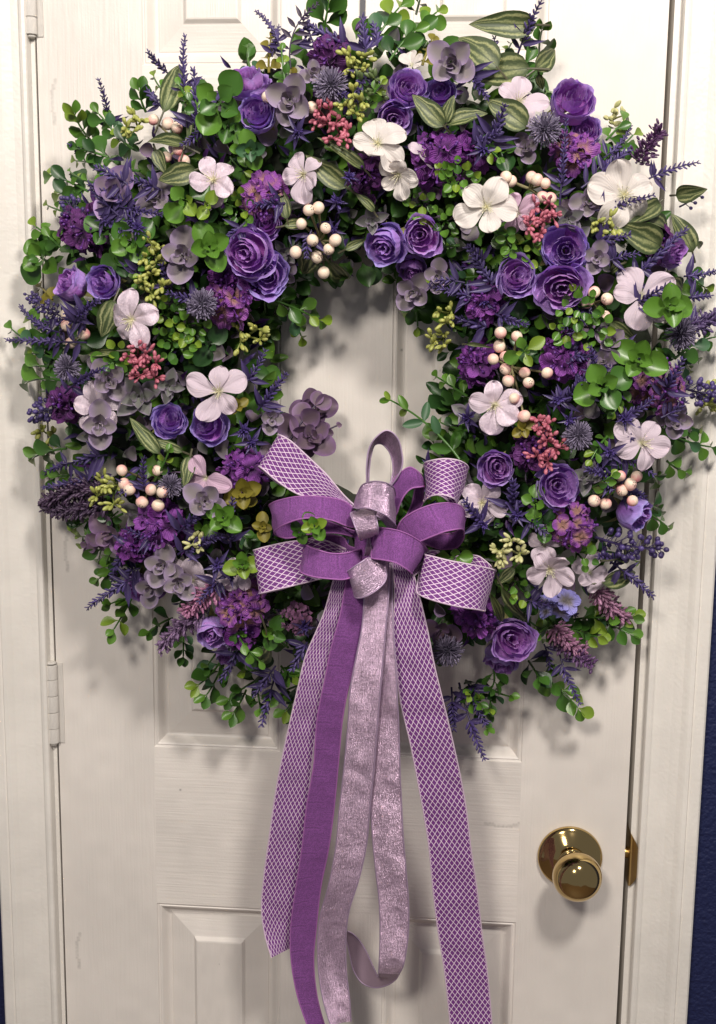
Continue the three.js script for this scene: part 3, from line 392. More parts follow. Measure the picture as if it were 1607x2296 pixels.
// --- sprays of small buds
const YEL = [[0.42, 0.43, 0.11], [0.25, 0.29, 0.07]], CREAM = [[0.58, 0.56, 0.28], [0.36, 0.38, 0.14]], CORAL = [[0.50, 0.150, 0.205], [0.33, 0.08, 0.115]];
function buds(s, x, y, r, o = {}) {
  const { c = YEL, n = 26, name = 'bud_spray', label = 'spray of yellow-green buds', el = 9.0, ew = 4.8 } = o, p = onRing(s, x, y, o.dz ?? 0.024), k = pxm(p), g = part(name, p, frame(facing(p, 0.7), R(0, 6)), label), b = new Geo(), st = new Geo(), lean = V(Math.cos(o.dir ?? R(0, 6)), Math.sin(o.dir ?? 1), 0);
  const hubs = [0, 1, 2, 3].map(i => { const a = i * 1.7 + R(-.4, .4); return V(Math.cos(a) * r * k * 0.45, Math.sin(a) * r * k * 0.45, -r * k * 0.15 + R(0, .006)); });
  for (const h of hubs) st.tube([V(0, 0, -r * k * 1.0), h.clone().multiplyScalar(0.5).add(V(0, 0, -r * k * 0.3)), h], 0.0011, 0.0008, 5, c[1]);
  for (let i = 0; i < n; i++) { const h = hubs[i % 4], a = i * 2.4 + R(-.3, .3), e = R(0.1, 1.3), d = V(Math.cos(a) * Math.cos(e), Math.sin(a) * Math.cos(e), Math.sin(e)), L = r * k * R(0.22, 0.55), q = h.clone().add(d.clone().multiplyScalar(L)); st.tube([h, h.clone().lerp(q, 0.6), q], 0.0006, 0.0005, 4, c[1]); const cc = mixc(c[1], c[0], R(0.35, 1)); b.ball(q, d, k * el * R(0.8, 1.25), k * ew * R(0.8, 1.2), (u, v) => (v < 0.25 ? mixc(cc, c[1], 0.7) : cc), 7, 6); }
  const m = mesh('buds', b, M.plastic, g); m.userData.kind = 'stuff'; mesh('stem', st, M.plastic, g);
}
const coral = (s, x, y, r, o = {}) => buds(s, x, y, r, { c: CORAL, n: 34, name: 'coral_bud_spray', label: 'spray of coral pink buds', el: 7.5, ew: 4.4, ...o });
// --- hydrangea-like heads of small crumpled florets
function floretGeo(ca, cb, n = 4) { const g = new Geo(); for (let i = 0; i < n; i++) { const a = i / n * 6.283 + R(-.2, .2), L = R(0.85, 1.15), ph = R(0, 6), up = R(-0.1, 0.55); g.grid(5, 5, (u, v) => { const s = u * 2 - 1, hw = 0.48 * (0.22 + 0.75 * sstep(0, 0.6, v)) * (1 - 0.25 * sstep(0.7, 1, v)), x = v * L * (1 - 0.16 * s * s * v), y = s * hw; return [Math.cos(a) * x - Math.sin(a) * y, Math.sin(a) * x + Math.cos(a) * y, up * v * L * 0.6 + 0.12 * Math.sin(s * 5 + ph) * v + 0.06 * Math.sin(v * 8 + ph)]; }, (u, v) => mixc(ca, cb, clamp(sstep(0.15, 0.75, v) + R(-.12, .12)))); } return g.build(); }
const PURP = [0.14, 0.018, 0.20], PURP2 = [0.215, 0.048, 0.30], ORNG = [0.52, 0.27, 0.19], DPUR = [0.06, 0.010, 0.085];
const FLO = { purple: [0, 1, 2].map(() => floretGeo(DPUR, pick([PURP, PURP2]))), orange: [0, 1, 2].map(() => floretGeo(ORNG, PURP2)), dark: [0, 1].map(() => floretGeo([0.04, 0.008, 0.05], [0.10, 0.016, 0.13])), blue: [0, 1].map(() => floretGeo([0.25, 0.22, 0.20], [0.27, 0.25, 0.62], 6)), dusty: [0, 1].map(() => floretGeo([0.16, 0.06, 0.12], [0.36, 0.15, 0.30])) };
function head(s, x, y, r, o = {}) {
  const { t = 'purple', n = 13, fr = 37, dz = 0.012, beads = 10 } = o, p = onRing(s, x, y, dz), k = pxm(p), g = part(t === 'blue' ? 'small_blue_flower' : 'hydrangea_head', p, frame(facing(p, 0.7), R(0, 6)), { purple: 'frilly purple flower head', orange: 'purple flower head with orange-beige throats', dark: 'dark plum flower head', blue: 'small lavender-blue frilled flower', dusty: 'dusty pink floret head' }[t]);
  for (let i = 0; i < n * 0.66; i++) { const ct = 1 - (i + 0.4) / (n * 0.66) * 0.95, sn = Math.sqrt(1 - ct * ct), a = i * 2.4 + R(-.2, .2), d = V(Math.cos(a) * sn, Math.sin(a) * sn, ct * 0.9), f = mesh('floret', pick(FLO[t]), M.petal, g); f.position.copy(d).multiplyScalar(r * k * R(0.55, 0.85)).add(V(0, 0, -r * k * 0.45)); f.quaternion.copy(frame(d.clone().add(V(R(-.4, .4), R(-.4, .4), 0.2)).normalize(), R(0, 6))); f.scale.setScalar(k * fr * R(0.8, 1.15)); }
  if (beads) { const b = new Geo(); for (let i = 0; i < beads; i++) { const a = R(0, 6.28), e = R(0.2, 1.4), d = V(Math.cos(a) * Math.cos(e), Math.sin(a) * Math.cos(e), Math.sin(e)), q = d.clone().multiplyScalar(r * k * R(0.75, 1.0)); b.tube([d.clone().multiplyScalar(r * k * 0.3), q], 0.0006, 0.0005, 4, [0.09, 0.02, 0.16]); b.ball(q, d, k * 4.2, k * 3.6, () => [0.10, 0.022, 0.20], 6, 5); } mesh('beads', b, M.plastic, g); }
}
// ---------- filler: the mass of leaves between the flowers ----------
function filler(name, geos, mat, count, cols, zr, sz, w) {
  const mt = new THREE.Matrix4(), cc = new THREE.Color();
  geos.forEach((geo, gi) => {
    const n = Math.round(count / geos.length), im = new THREE.InstancedMesh(geo, mat, n);
    for (let i = 0; i < n; i++) {
      const a = R(0, 6.2832), r = RM + (R(-1, 1) + R(-1, 1)) * 0.5 * w, z = zf(r) * R(...zr) - RC.z, p = V(Math.cos(a) * r, Math.sin(a) * r, z), [qx, qy] = onSheet(p.clone().add(RC));
      if (((qx - 800) / 192) ** 2 + ((qy - 878) / 280) ** 2 < 1) { i--; continue; }
      const out = V(Math.cos(a) * (r - RM), Math.sin(a) * (r - RM), 0.05).normalize(), d = out.multiplyScalar(0.8).add(V(R(-1, 1), R(-1, 1), R(-0.3, 0.8))).normalize();
      mt.compose(p, basis(d, V(R(-.5, .5), R(-.5, .5), 1)), V(1, 1, 1).multiplyScalar(R(...sz))); im.setMatrixAt(i, mt); im.setColorAt(i, cc.setRGB(...pick(cols)));
    }
    im.name = numbered(name); im.userData.kind = 'stuff'; im.castShadow = im.receiveShadow = true; wreath.add(im);
  });
}
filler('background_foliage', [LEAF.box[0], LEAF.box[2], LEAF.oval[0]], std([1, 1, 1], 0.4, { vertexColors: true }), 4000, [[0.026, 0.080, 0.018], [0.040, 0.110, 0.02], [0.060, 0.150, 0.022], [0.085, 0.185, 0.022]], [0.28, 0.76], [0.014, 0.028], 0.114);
filler('mauve_leaves', [EUC[1], EUCG[0]], M.euc, 420, [[1, 1, 1], [0.8, 0.7, 0.8], [0.7, 0.75, 0.65]], [0.6, 0.95], [0.014, 0.022], 0.105);
filler('violet_leaves', [LAVLEAF[0], LAVLEAF[2]], M.plastic, 850, [[1, 1, 1], [1.3, 1.2, 1.4], [0.8, 0.7, 0.8], [1.6, 0.7, 1.3]], [0.55, 0.94], [0.010, 0.021], 0.118);
// ---------- roses ----------
rose('b', 70, 530, 50, { n: [-0.1, 0.75, 0.55] }); rose('b', 125, 740, 47, { n: [0.05, 0.2, 1] }); rose('b', 1095, 570, 47, { n: [0.1, 0.25, 1] }); rose('b', 1310, 590, 38, { dz: 0.008 }); rose('b', 1010, 760, 44, { n: [0.2, -0.2, 1], dz: 0.010 });
rose('c', 680, 660, 54, { n: [0.1, 0.35, 0.9] }); rose('c', 770, 850, 36, { dz: 0.004 }); rose('e', 80, 260, 62, { n: [0.0, 0.0, 1], dz: 0.026 }); rose('e', 190, 80, 34, { dz: 0.012 }); rose('e', 185, 400, 52, { n: [0.25, -0.25, 0.9], dz: 0.018 });
rose('e', 950, 210, 50, { n: [-0.3, -0.35, 0.8] }); rose('e', 1190, 150, 47, { n: [0.1, -0.25, 1] }); rose('e', 1120, 360, 34, { n: [-0.1, -0.7, 0.6], dz: 0.0 });
rose('f', 630, 225, 58, { n: [0.05, 0.1, 1] }); rose('f', 325, 415, 49, { dz: 0.024 }); rose('f', 605, 480, 60, { n: [0, -0.1, 1], dz: 0.028 }); rose('d', 455, 460, 42, { n: [-0.55, 0.5, 0.6] }); rose('d', 670, 450, 43, { n: [-0.1, 0.05, 1] });
rose('d', 1090, 1340, 41); rose('d', 1345, 1370, 45, { n: [0, 0.1, 1] }); rose('i', 190, 280, 45, { n: [-0.1, 0, 1], dz: 0.024 }); rose('i', 590, 390, 52, { n: [0.15, 0.05, 1] }); rose('i', 1085, 570, 44, { n: [0.85, -0.2, 0.45], dz: 0.01 });
rose('i', 290, 1385, 54, { n: [0.1, -0.1, 1], dz: 0.022 }); rose('l', 225, 215, 42, { n: [-0.1, -0.75, 0.5], dz: 0.0 }); rose('g', 1370, 1330, 42, { n: [0.1, -0.5, 0.7] }); rose('m', 1480, 185, 34, { n: [0.1, -0.7, 0.6], dz: 0.004 }); rose('g', 890, 1040, 36, { n: [-0.3, -0.5, 0.7], dz: 0.004 }); rose('f', 1320, 250, 36, { n: [0.6, 0, 0.7], dz: 0.0 });
// ---------- blossoms ----------
blossom('b', 905, 925, 66, { c: 'white', n: [0, 0.1, 1], roll: 0.3, dz: 0.034 }); blossom('b', 1040, 1120, 52, { c: 'white', n: [-0.5, -0.35, 0.8], dz: 0.030 }); blossom('b', 1185, 1000, 42, { n: [0.7, 0.3, 0.6], dz: 0.018 }); blossom('b', 430, 1120, 60, { n: [-0.1, 0, 1] , dz: 0.024 });
blossom('a', 1375, 1160, 66, { g: 1, n: [0, 0, 1], roll: 0.5, dz: 0.030 }); blossom('c', 130, 1330, 70, { c: 'white', n: [0, 0, 1], roll: 0.9, dz: 0.036 }); blossom('c', 320, 1370, 55, { c: 'pink', g: 1, dz: 0.022 }); blossom('c', 1010, 1255, 78, { c: 'white', n: [0.1, 0.05, 1], roll: 0.2, dz: 0.026 });
blossom('c', 330, 660, 62, { dz: 0.016, n: [0.1, 0.4, 0.9] }); blossom('d', 850, 690, 72, { g: 1, n: [-0.15, 0, 1], roll: 0.1, dz: 0.034 }); blossom('d', 1410, 1150, 68, { n: [0, 0, 1], roll: 0.2, dz: 0.036 }); blossom('d', 630, 1260, 60, { g: 1, nost: 1, dz: 0.014 });
blossom('g', 1330, 340, 62, { c: 'pink', g: 0, n: [-0.2, 0.1, 1], nost: 1, roll: 0.6, dz: 0.026, skip: [4] }); blossom('f', 185, 1235, 62, { g: 1, n: [-0.1, 0, 1], dz: 0.026 }); blossom('i', 1125, 115, 66, { n: [0.15, 0.1, 1], roll: 0.75, dz: 0.030 }); blossom('i', 100, 500, 55, { g: 1, dz: 0.012 });
blossom('i', 535, 925, 58, { n: [0, 0, 1], roll: 0.8, dz: 0.036 }); blossom('i', 500, 770, 46, { nost: 1, dz: 0.014 }); blossom('f', 1120, 540, 76, { n: [0.2, 0, 1], nost: 1, roll: 0.4, dz: 0.018 }); blossom('g', 1240, 990, 60, { nost: 1, dz: 0.010, n: [0, -0.3, 0.9] }); blossom('g', 1530, 960, 44, { nost: 1, dz: 0.006 }); blossom('b', 1125, 420, 38, { c: 'white', nost: 1, dz: 0.002, n: [0, 0.6, 0.8] }); blossom('i', 790, 950, 46, { nost: 1, dz: 0.006 });
// ---------- berries ----------
berries([['e', 412, 72, 0], ['e', 568, 100, 1], ['e', 484, 178, 1], ['e', 375, 255, 0], ['e', 588, 236, 1], ['e', 512, 285, 1], ['e', 555, 385, 0], ['e', 630, 178, 0], ['b', 460, 1350, 1], ['b', 520, 1335, 0]], { tone: 0, label: 'bunch of cream berries with dark crowns', dz: 0.034 });
berries([['a', 988, 770, 0], ['a', 1080, 795, 0], ['a', 1140, 820, 1], ['a', 1150, 960, 0], ['a', 1070, 1010, 0], ['a', 1185, 1035, 0]], { tone: 2, label: 'bunch of blush pink berries', dz: 0.02 });
berries([['c', 255, 1140, 0], ['c', 290, 1165, 0], ['c', 420, 1140, 0], ['c', 455, 1155, 0], ['c', 508, 1178, 0], ['c', 490, 1265, 1], ['c', 540, 1275, 0]], { tone: 1 });
berries([['f', 820, 512, 1], ['f', 905, 555, 1], ['f', 778, 578, 0], ['f', 890, 668, 1]], { tone: 1, dz: 0.034 });
berries([['f', 220, 772, 0], ['f', 325, 795, 0], ['f', 212, 860, 0], ['f', 173, 942, 0], ['f', 252, 1005, 1], ['f', 270, 1080, 0], ['f', 375, 1028, 0], ['f', 400, 1093, 1], ['f', 308, 1193, 0], ['f', 372, 1308, 0], ['f', 250, 925, 1], ['f', 520, 1030, 0]], { tone: 1, dz: 0.034, label: 'trailing bunch of cream and pink berries' });
berries([['g', 785, 290, 0], ['g', 1015, 290, 0], ['g', 800, 378, 0], ['g', 833, 412, 0], ['g', 972, 415, 0], ['g', 1045, 430, 0], ['g', 915, 495, 1], ['g', 1018, 517, 0]], { tone: 1, dz: 0.030 });
berries([['i', 990, 325, 0], ['i', 1095, 330, 0], ['i', 1055, 380, 1], ['i', 1000, 418, 1], ['i', 1068, 487, 0], ['i', 822, 487, 1], ['i', 895, 505, 0]], { tone: 2, dz: 0.030, label: 'bunch of blush pink berries' });
berries([['d', 430, 655, 0], ['d', 428, 725, 0], ['d', 460, 838, 0], ['d', 540, 780, 0]], { tone: 2, dz: 0.008, label: 'bunch of blush pink berries' });
berries([['b', 195, 625, 1], ['b', 478, 690, 1]], { tone: 0, dz: 0.026, label: 'pair of cream berries' });
// ---------- green rosettes ----------
rosette('a', 1410, 660, 66, { n: 4, mats: [G.fresh, G.mid], dz: 0.028 }); rosette('a', 1470, 810, 56, { n: 3, mats: [G.mid, G.fresh], dz: 0.018 }); rosette('b', 90, 960, 42, { mats: [G.fresh, G.blue], geos: LEAF.round, dz: 0.022 }); rosette('a', 1200, 1285, 55, { n: 3, mats: [G.fresh, G.lime, G.mid], dz: 0.030 }); rosette('a', 1335, 1320, 30, { n: 2, mats: [G.lime], dz: 0.03, geos: LEAF.round });
rosette('d', 850, 185, 56, { n: 5, mats: [G.mid, G.fresh], dz: 0.02 }); rosette('d', 1340, 225, 54, { mats: [G.fresh], geos: LEAF.round, dz: 0.026 }); rosette('f', 1110, 945, 58, { n: 4, mats: [G.fresh], geos: LEAF.round, dz: 0.030 }); rosette('f', 880, 1125, 62, { n: 4, mats: [G.fresh, G.mid], dz: 0.028 }); rosette('f', 1290, 605, 54, { n: 4, mats: [G.fresh], geos: LEAF.round, dz: 0.034 });
rosette('f', 375, 890, 44, { n: 3, mats: [G.fresh, G.lime], geos: LEAF.box, dz: 0.028 }); rosette('d', 285, 300, 58, { n: 5, mats: [G.mid, G.fresh], dz: 0.012 }); rosette('g', 1440, 600, 44, { n: 4, mats: [G.fresh], geos: LEAF.round, dz: 0.03 }); rosette('i', 440, 500, 38, { n: 3, mats: [G.fresh] }); rosette('d', 800, 310, 52, { n: 3, mats: [G.mid, G.deep], dz: 0.006 });
rosette('h', 35, 900, 40, { n: 4, mats: [G.fresh, G.lime], geos: LEAF.round, dz: 0.022 }); rosette('h', 1395, 850, 34, { n: 3, mats: [G.fresh], dz: 0.014 }); rosette('d', 680, 120, 44, { n: 3, mats: [G.mid], dz: 0.004 }); rosette('a', 1560, 960, 36, { n: 3, mats: [G.fresh], geos: LEAF.round, dz: 0.012 }); rosette('i', 500, 640, 36, { n: 3, mats: [G.deep, G.mid] }); rosette('i', 560, 1320, 40, { n: 3, mats: [G.fresh, G.mid], dz: 0.004 }); rosette('d', 720, 960, 46, { n: 3, mats: [G.mid, G.fresh], geos: LEAF.box }); rosette('d', 1350, 850, 48, { n: 2, mats: [G.deep], geos: LEAF.round, dz: -0.008 });
rosette('h', 230, 1330, 40, { n: 3, mats: [G.fresh, G.mid], geos: LEAF.round, dz: 0.008 }); rosette('f', 350, 720, 48, { n: 3, mats: [G.deep], dz: -0.004 }); rosette('f', 470, 900, 44, { n: 3, mats: [G.mid, G.deep], dz: 0.0 }); rosette('i', 480, 1130, 40, { n: 3, mats: [G.mid], dz: 0.0 }); rosette('g', 720, 590, 40, { n: 3, mats: [G.mid, G.deep], dz: 0.0, geos: LEAF.box }); rosette('c', 220, 960, 44, { n: 3, mats: [G.mid, G.deep], dz: 0.0 });
creeper('d', 1060, 640, 46, { n: 20 }); creeper('d', 1210, 720, 42, { n: 20 }); creeper('d', 1130, 850, 34, { n: 14 }); creeper('b', 1430, 1150, 36, { n: 18, dz: 0.02 }); creeper('b', 1180, 1310, 30, { n: 14 }); creeper('f', 720, 610, 40, { n: 18, dz: 0.034 }); creeper('f', 830, 755, 34, { n: 14, dz: 0.03 }); creeper('f', 640, 760, 26, { n: 10, dz: 0.026 }); creeper('f', 340, 210, 44, { n: 20, dz: 0.018 }); creeper('a', 1530, 1340, 34, { n: 14 }); creeper('e', 1330, 60, 26, { n: 9 }); creeper('i', 330, 1030, 34, { n: 12 }); creeper('i', 730, 840, 30, { n: 10 }); creeper('d', 780, 920, 24, { n: 8 });
olive('g', 1560, 430, 46, { n: 4, dz: 0.022 }); olive('h', 160, 655, 32, { n: 4, dz: 0.028 }); olive('d', 1530, 1245, 28, { dz: 0.036 }); olive('f', 370, 1385, 30, { n: 3, dz: 0.022 }); olive('h', 40, 500, 34, { dz: 0.012 });
sprig('b', 205, 470, 215, 260, { mats: [G.olive], tip: [G.olive], n: 3, ls: 34, label: 'upright golden-olive sprig' }); sprig('b', 1190, 420, 1250, 270, { mats: [G.olive], tip: [G.olive], n: 2, ls: 30 }); sprig('d', 340, 560, 265, 480, { mats: [G.olive], tip: [G.olive], n: 1, ls: 30, geos: LEAF.round }); sprig('b', 380, 560, 370, 490, { mats: [G.olive], tip: [G.olive], n: 1, ls: 26 });
// ---------- eucalyptus ----------
euc('b', 345, 640, 64, { dz: 0.022, n: 5 }); euc('b', 490, 480, 40, { dz: 0.008 }); euc('b', 1375, 400, 60, { dz: 0.030, n: 5, hi: 1.25 }); euc('a', 735, 1250, 70, { mats: [M.eucLilac], dz: 0.014 }); euc('a', 1010, 1270, 56, { dz: 0.008 }); euc('d', 1180, 280, 62, { dz: 0.022 }); euc('e', 1130, 500, 54, { dz: 0.018, n: 4 }); euc('e', 1290, 400, 40, { dz: 0.016 });
euc('e', 485, 1270, 62, { mats: [M.eucDark], n: 5, dz: 0.012 }); euc('h', 470, 90, 62, { mats: [M.eucDark], n: 4, dz: 0.010 }); euc('e', 215, 1320, 40); euc('f', 840, 285, 42, { dz: 0.022 }); eucGrey('f', 650, 40, 46, { dz: 0.018 }); euc('f', 935, 830, 46, { dz: 0.02 }); euc('f', 885, 950, 40, { dz: 0.022 }); euc('f', 1350, 1330, 48, { dz: 0.012 });
euc('d', 705, 1075, 52, { dz: 0.016 }); eucGrey('d', 900, 1180, 66, { n: 5, dz: 0.012 }); eucGrey('d', 1090, 1110, 44, { dz: 0.022 }); euc('d', 650, 1360, 56, { dz: 0.018 }); euc('g', 1320, 490, 58, { n: 4, dz: 0.034 }); euc('g', 720, 690, 58, { mats: [M.eucDark], dz: 0.012, n: 3 }); euc('g', 615, 760, 38, { mats: [M.eucDark], dz: 0.004, n: 3 }); euc('g', 1040, 900, 50, { dz: 0.02 }); euc('g', 1150, 1010, 46, { dz: 0.024 }); euc('g', 985, 1040, 46, { dz: 0.016 });
eucGrey('i', 770, 330, 50, { dz: 0.016, n: 4 }); euc('h', 1310, 1310, 52, { mats: [M.eucDark], dz: -0.002, n: 3 }); eucGrey('e', 870, 40, 40, { dz: 0.012 }); euc('c', 380, 960, 42, { dz: 0.004 }); eucGrey('e', 300, 250, 36, { dz: -0.004 }); eucGrey('d', 600, 1430, 44, { dz: 0.006 }); eucGrey('e', 60, 120, 36, { dz: -0.004 }); euc('e', 310, 400, 34, { dz: -0.006 }); eucGrey('g', 900, 570, 44, { dz: 0.0 }); eucGrey('f', 700, 170, 40, { dz: 0 }); euc('c', 790, 1290, 48, { dz: 0.004 }); eucGrey('e', 1480, 1300, 40, { dz: 0 });
sprig('e', 330, 1480, 500, 1240, { geos: EUC, mats: [M.eucDark], tip: [M.eucDark], n: 2, ls: 50, tz: 0.07, name: 'eucalyptus_sprig', label: 'plum-coloured round-leaved sprig reaching into the opening' }); sprig('e', 360, 1500, 640, 1370, { geos: EUC, mats: [M.eucDark], tip: [M.eucDark], n: 3, ls: 40, taper: 0.4, tz: 0.06, name: 'eucalyptus_sprig' }); sprig('g', 760, 720, 560, 770, { geos: EUC, mats: [M.eucDark], tip: [M.eucDark], n: 3, ls: 44, taper: 0.5, tz: 0.055, name: 'eucalyptus_sprig' });
// ---------- variegated leaves ----------
stripeLeaf('a', 1050, 725, 1200, 330, 150, { pale: 1, tz: 0.09, nx: 0.3 }); stripeLeaf('a', 1200, 900, 1230, 540, 62, { pale: 1, tz: 0.10, nx: 0.8 }); stripeLeaf('a', 1195, 940, 905, 860, 110, { dz: 0.03, ny: 0.5 }); stripeLeaf('a', 1265, 1090, 1005, 1160, 150, { dz: 0.03, ny: -0.1 }); stripeLeaf('a', 1000, 960, 1060, 1110, 90, { dz: 0.02 });
stripeLeaf('c', 455, 160, 38, 155, 170, { tz: 0.10, bz: 0.05, nx: 0.1, ny: -0.2 }); stripeLeaf('c', 205, 440, -60, 190, 210, { tz: 0.11, nx: 0.1, ny: 0.1 }); stripeLeaf('c', 412, 440, -10, 470, 225, { tz: 0.10, bz: 0.03, nx: 0, ny: 0.1 }); stripeLeaf('c', 440, 450, 612, 298, 140, { tz: 0.09, bz: 0.03, nx: 0.5, ny: 0.1 }); stripeLeaf('c', 465, 475, 490, 590, 62, { tz: 0.09 }); stripeLeaf('c', 390, 820, 140, 615, 185, { dz: 0.034, nx: 0, ny: 0.2 });
stripeLeaf('b', 1330, 812, 1122, 598, 140, { dz: 0.036, nx: 0, ny: 0 }); stripeLeaf('b', 1332, 792, 1385, 608, 90, { dz: 0.036 }); stripeLeaf('b', 1340, 800, 1600, 690, 110, { dz: 0.036, ny: 0.6 }); stripeLeaf('b', 820, 1090, 530, 858, 90, { dz: 0.038, ny: 0.3 }); stripeLeaf('b', 705, 1205, 428, 998, 140, { dz: 0.034, nx: -0.1, ny: 0 }); stripeLeaf('b', 320, 1410, 270, 1180, 90, { dz: 0.018 }); stripeLeaf('b', 880, 1360, 770, 1230, 60, { dz: 0.026 });
stripeLeaf('c', 1345, 1255, 1530, 1225, 120, { tz: 0.07, bz: 0.02 }); stripeLeaf('c', 1245, 1300, 1062, 1425, 120, { dz: 0.03 }); stripeLeaf('f', 1250, 215, 1010, 85, 190, { dz: 0.034, nx: 0, ny: 0 }); stripeLeaf('f', 1160, 55, 1400, 95, 140, { tz: 0.07, ny: 0.4 }); stripeLeaf('f', 1455, 255, 1340, 0, 150, { tz: 0.06, bz: 0.02 }); stripeLeaf('f', 1480, 190, 1532, 235, 50, { tz: 0.04 }); stripeLeaf('f', 1300, 440, 1462, 528, 120, { dz: 0.022 }); stripeLeaf('f', 920, 700, 1112, 852, 100, { dz: 0.024 }); stripeLeaf('f', 990, 330, 900, 380, 90, { dz: 0.008 });
stripeLeaf('e', 580, 310, 748, 502, 118, { dz: 0.030, nx: 0, ny: 0 }); stripeLeaf('e', 500, 235, 400, 425, 150, { dz: 0.016, nx: 0 }); stripeLeaf('e', 690, 240, 835, 165, 60, { dz: 0.012 }); stripeLeaf('e', 300, 85, 480, 55, 70, { dz: 0.018 }); stripeLeaf('d', 738, 560, 640, 822, 145, { dz: 0.026, pale: 1, nx: 0 }); stripeLeaf('d', 760, 890, 515, 915, 50, { dz: 0.022, pale: 1 });
stripeLeaf('g', 1030, 185, 825, -60, 100, { dz: 0.036, pale: 1, nx: 0, bz: 0.03 }); stripeLeaf('g', 1180, 172, 940, 75, 66, { dz: 0.036, pale: 1 }); stripeLeaf('g', 1225, 200, 1185, 395, 96, { dz: 0.034, pale: 1, nx: 0 }); stripeLeaf('i', 870, 1012, 1142, 950, 130, { tz: 0.07, nx: 0, ny: 0 }); stripeLeaf('i', 225, 1030, 430, 1365, 84, { dz: 0.026 }); stripeLeaf('i', 150, 1080, 262, 1322, 62, { dz: 0.022 }); stripeLeaf('i', 960, 865, 1112, 802, 72, { dz: 0.014 }); stripeLeaf('i', 310, 915, 185, 1035, 78, { dz: 0.024, pale: 1 }); stripeLeaf('j', 1190, -10, 1122, 385, 44, { dz: 0.024, nx: 0.9 }); stripeLeaf('f', 0, 845, 150, 858, 26, { dz: 0.03, pale: 1 });
// ---------- lavender ----------
spike('a', 720, 835, 640, 520, { tz: 0.08, leaves: 4, from: 0.15, dark: 0, w: 0.9 }); spike('a', 1205, 640, 1190, 240, { tz: 0.08, from: 0.2, leaves: 2 }); spike('a', 1080, 470, 960, 340, { tz: 0.07, from: 0.1, leaves: 0 }); spike('a', 1050, 700, 930, 560, { tz: 0.07, from: 0.2, leaves: 1 }); spike('a', 540, 975, 460, 935, { tz: 0.06, from: 0.1, leaves: 0 }); spike('a', 1260, 850, 1245, 460, { dz: 0.03, w: 1.3, from: 0.1, leaves: 3 });
spike('b', 720, 300, 470, 170, { w: 1.6, from: 0.15, leaves: 3, tz: 0.09 }); spike('b', 830, 340, 805, 120, { w: 1.3, from: 0.1, leaves: 2, tz: 0.09 }); spike('b', 900, 300, 870, 150, { w: 1.1, from: 0.2, leaves: 1, tz: 0.08 }); spike('b', 345, 440, 510, 30, { tz: 0.09, from: 0.72, leaves: 9, dark: 1, lf: 0.9, curve: -0.28, w: 0.9, c0: [0.03, 0.02, 0.045], c1: [0.05, 0.025, 0.07], label: 'dark curved twig with slim plum leaves' });
spike('b', 500, 330, 430, 160, { kind: 'berry', tz: 0.08 }); spike('c', 330, 350, 485, 0, { tz: 0.09, from: 0.25, leaves: 3, w: 1.1 }); spike('c', 170, 330, 180, 250, { tz: 0.08, from: 0.1, leaves: 0 }); spike('c', 600, 1320, 640, 780, { dz: 0.034, from: 0.25, leaves: 5, curve: 0 }); spike('c', 120, 980, 245, 690, { dz: 0.034, w: 1.4, from: 0.35, leaves: 5 }); spike('c', 825, 1355, 1195, 1255, { tz: 0.13, from: 0.2, leaves: 2, curve: 0.03 }); spike('c', 1170, 1150, 1480, 1045, { tz: 0.07, from: 0.1, leaves: 3, curve: -0.06 });
spike('c', 740, 1210, 1040, 970, { dz: 0.03, w: 1.3, from: 0.45, leaves: 5, curve: 0 }); spike('c', 1090, 1050, 1240, 840, { kind: 'statice', tz: 0.07, c0: [0.045, 0.015, 0.06], c1: [0.10, 0.035, 0.11], from: 0.05, leaves: 0, w: 1.1, label: 'dark plum statice head' }); spike('c', 1370, 1330, 1488, 1258, { kind: 'berry', tz: 0.05, leaves: 0 });
spike('d', 560, 835, 52, 818, { tz: 0.05, from: 0.3, leaves: 5, curve: 0, w: 0.95 }); spike('d', 460, 690, 185, 530, { tz: 0.05, kind: 'berry', from: 0.1, leaves: 0, w: 0.9 }); spike('d', 570, 690, 245, 715, { tz: 0.06, from: 0.1, leaves: 2 }); spike('d', 570, 640, 440, 640, { dz: 0.02, w: 1.3, leaves: 3 }); spike('a', 880, 1345, 585, 1190, { dz: 0.034, w: 1.2, from: 0.2, leaves: 5 }); spike('d', 430, 1270, 232, 1300, { kind: 'berry', tz: 0.05, from: 0.3, leaves: 0, w: 1.3 }); spike('a', 560, 1450, 430, 1290, { kind: 'berry', tz: 0.06, from: 0.3, leaves: 0, w: 1.2 });
spike('e', 130, 1270, 305, 1045, { tz: 0.10, from: 0.15, leaves: 4, w: 1.2, curve: 0.03 }); spike('e', 60, 1090, 175, 895, { dz: 0.02, from: 0.1, leaves: 3, w: 1.1 }); spike('e', 1600, 735, 1390, 685, { dz: 0.01, from: 0.0, leaves: 1, w: 1.4 }); spike('e', 1590, 330, 1500, 225, { dz: 0.02, w: 1.1 }); spike('f', 190, 500, 10, 230, { dz: 0.02, from: 0.2, leaves: 3, w: 1.2, c1: [0.15, 0.12, 0.30] });
spike('f', 980, 520, 1405, 112, { dz: 0.040, from: 0.35, leaves: 4, w: 1.3, curve: -0.02 }); spike('f', 1060, 610, 1300, 465, { dz: 0.044, from: 0.2, leaves: 3, w: 1.2 }); spike('f', 1400, 410, 1607, 375, { tz: 0.05, from: 0.1, leaves: 3, curve: 0.04 }); spike('f', 1430, 545, 1565, 535, { tz: 0.05, from: 0.1, leaves: 1 }); spike('f', 1440, 730, 1607, 660, { tz: 0.05, from: 0.0, leaves: 1, kind: 'statice', c1: [0.13, 0.08, 0.2] }); spike('f', 1370, 1115, 1590, 1160, { tz: 0.05, kind: 'berry', from: 0.1, leaves: 0, w: 1.4 });
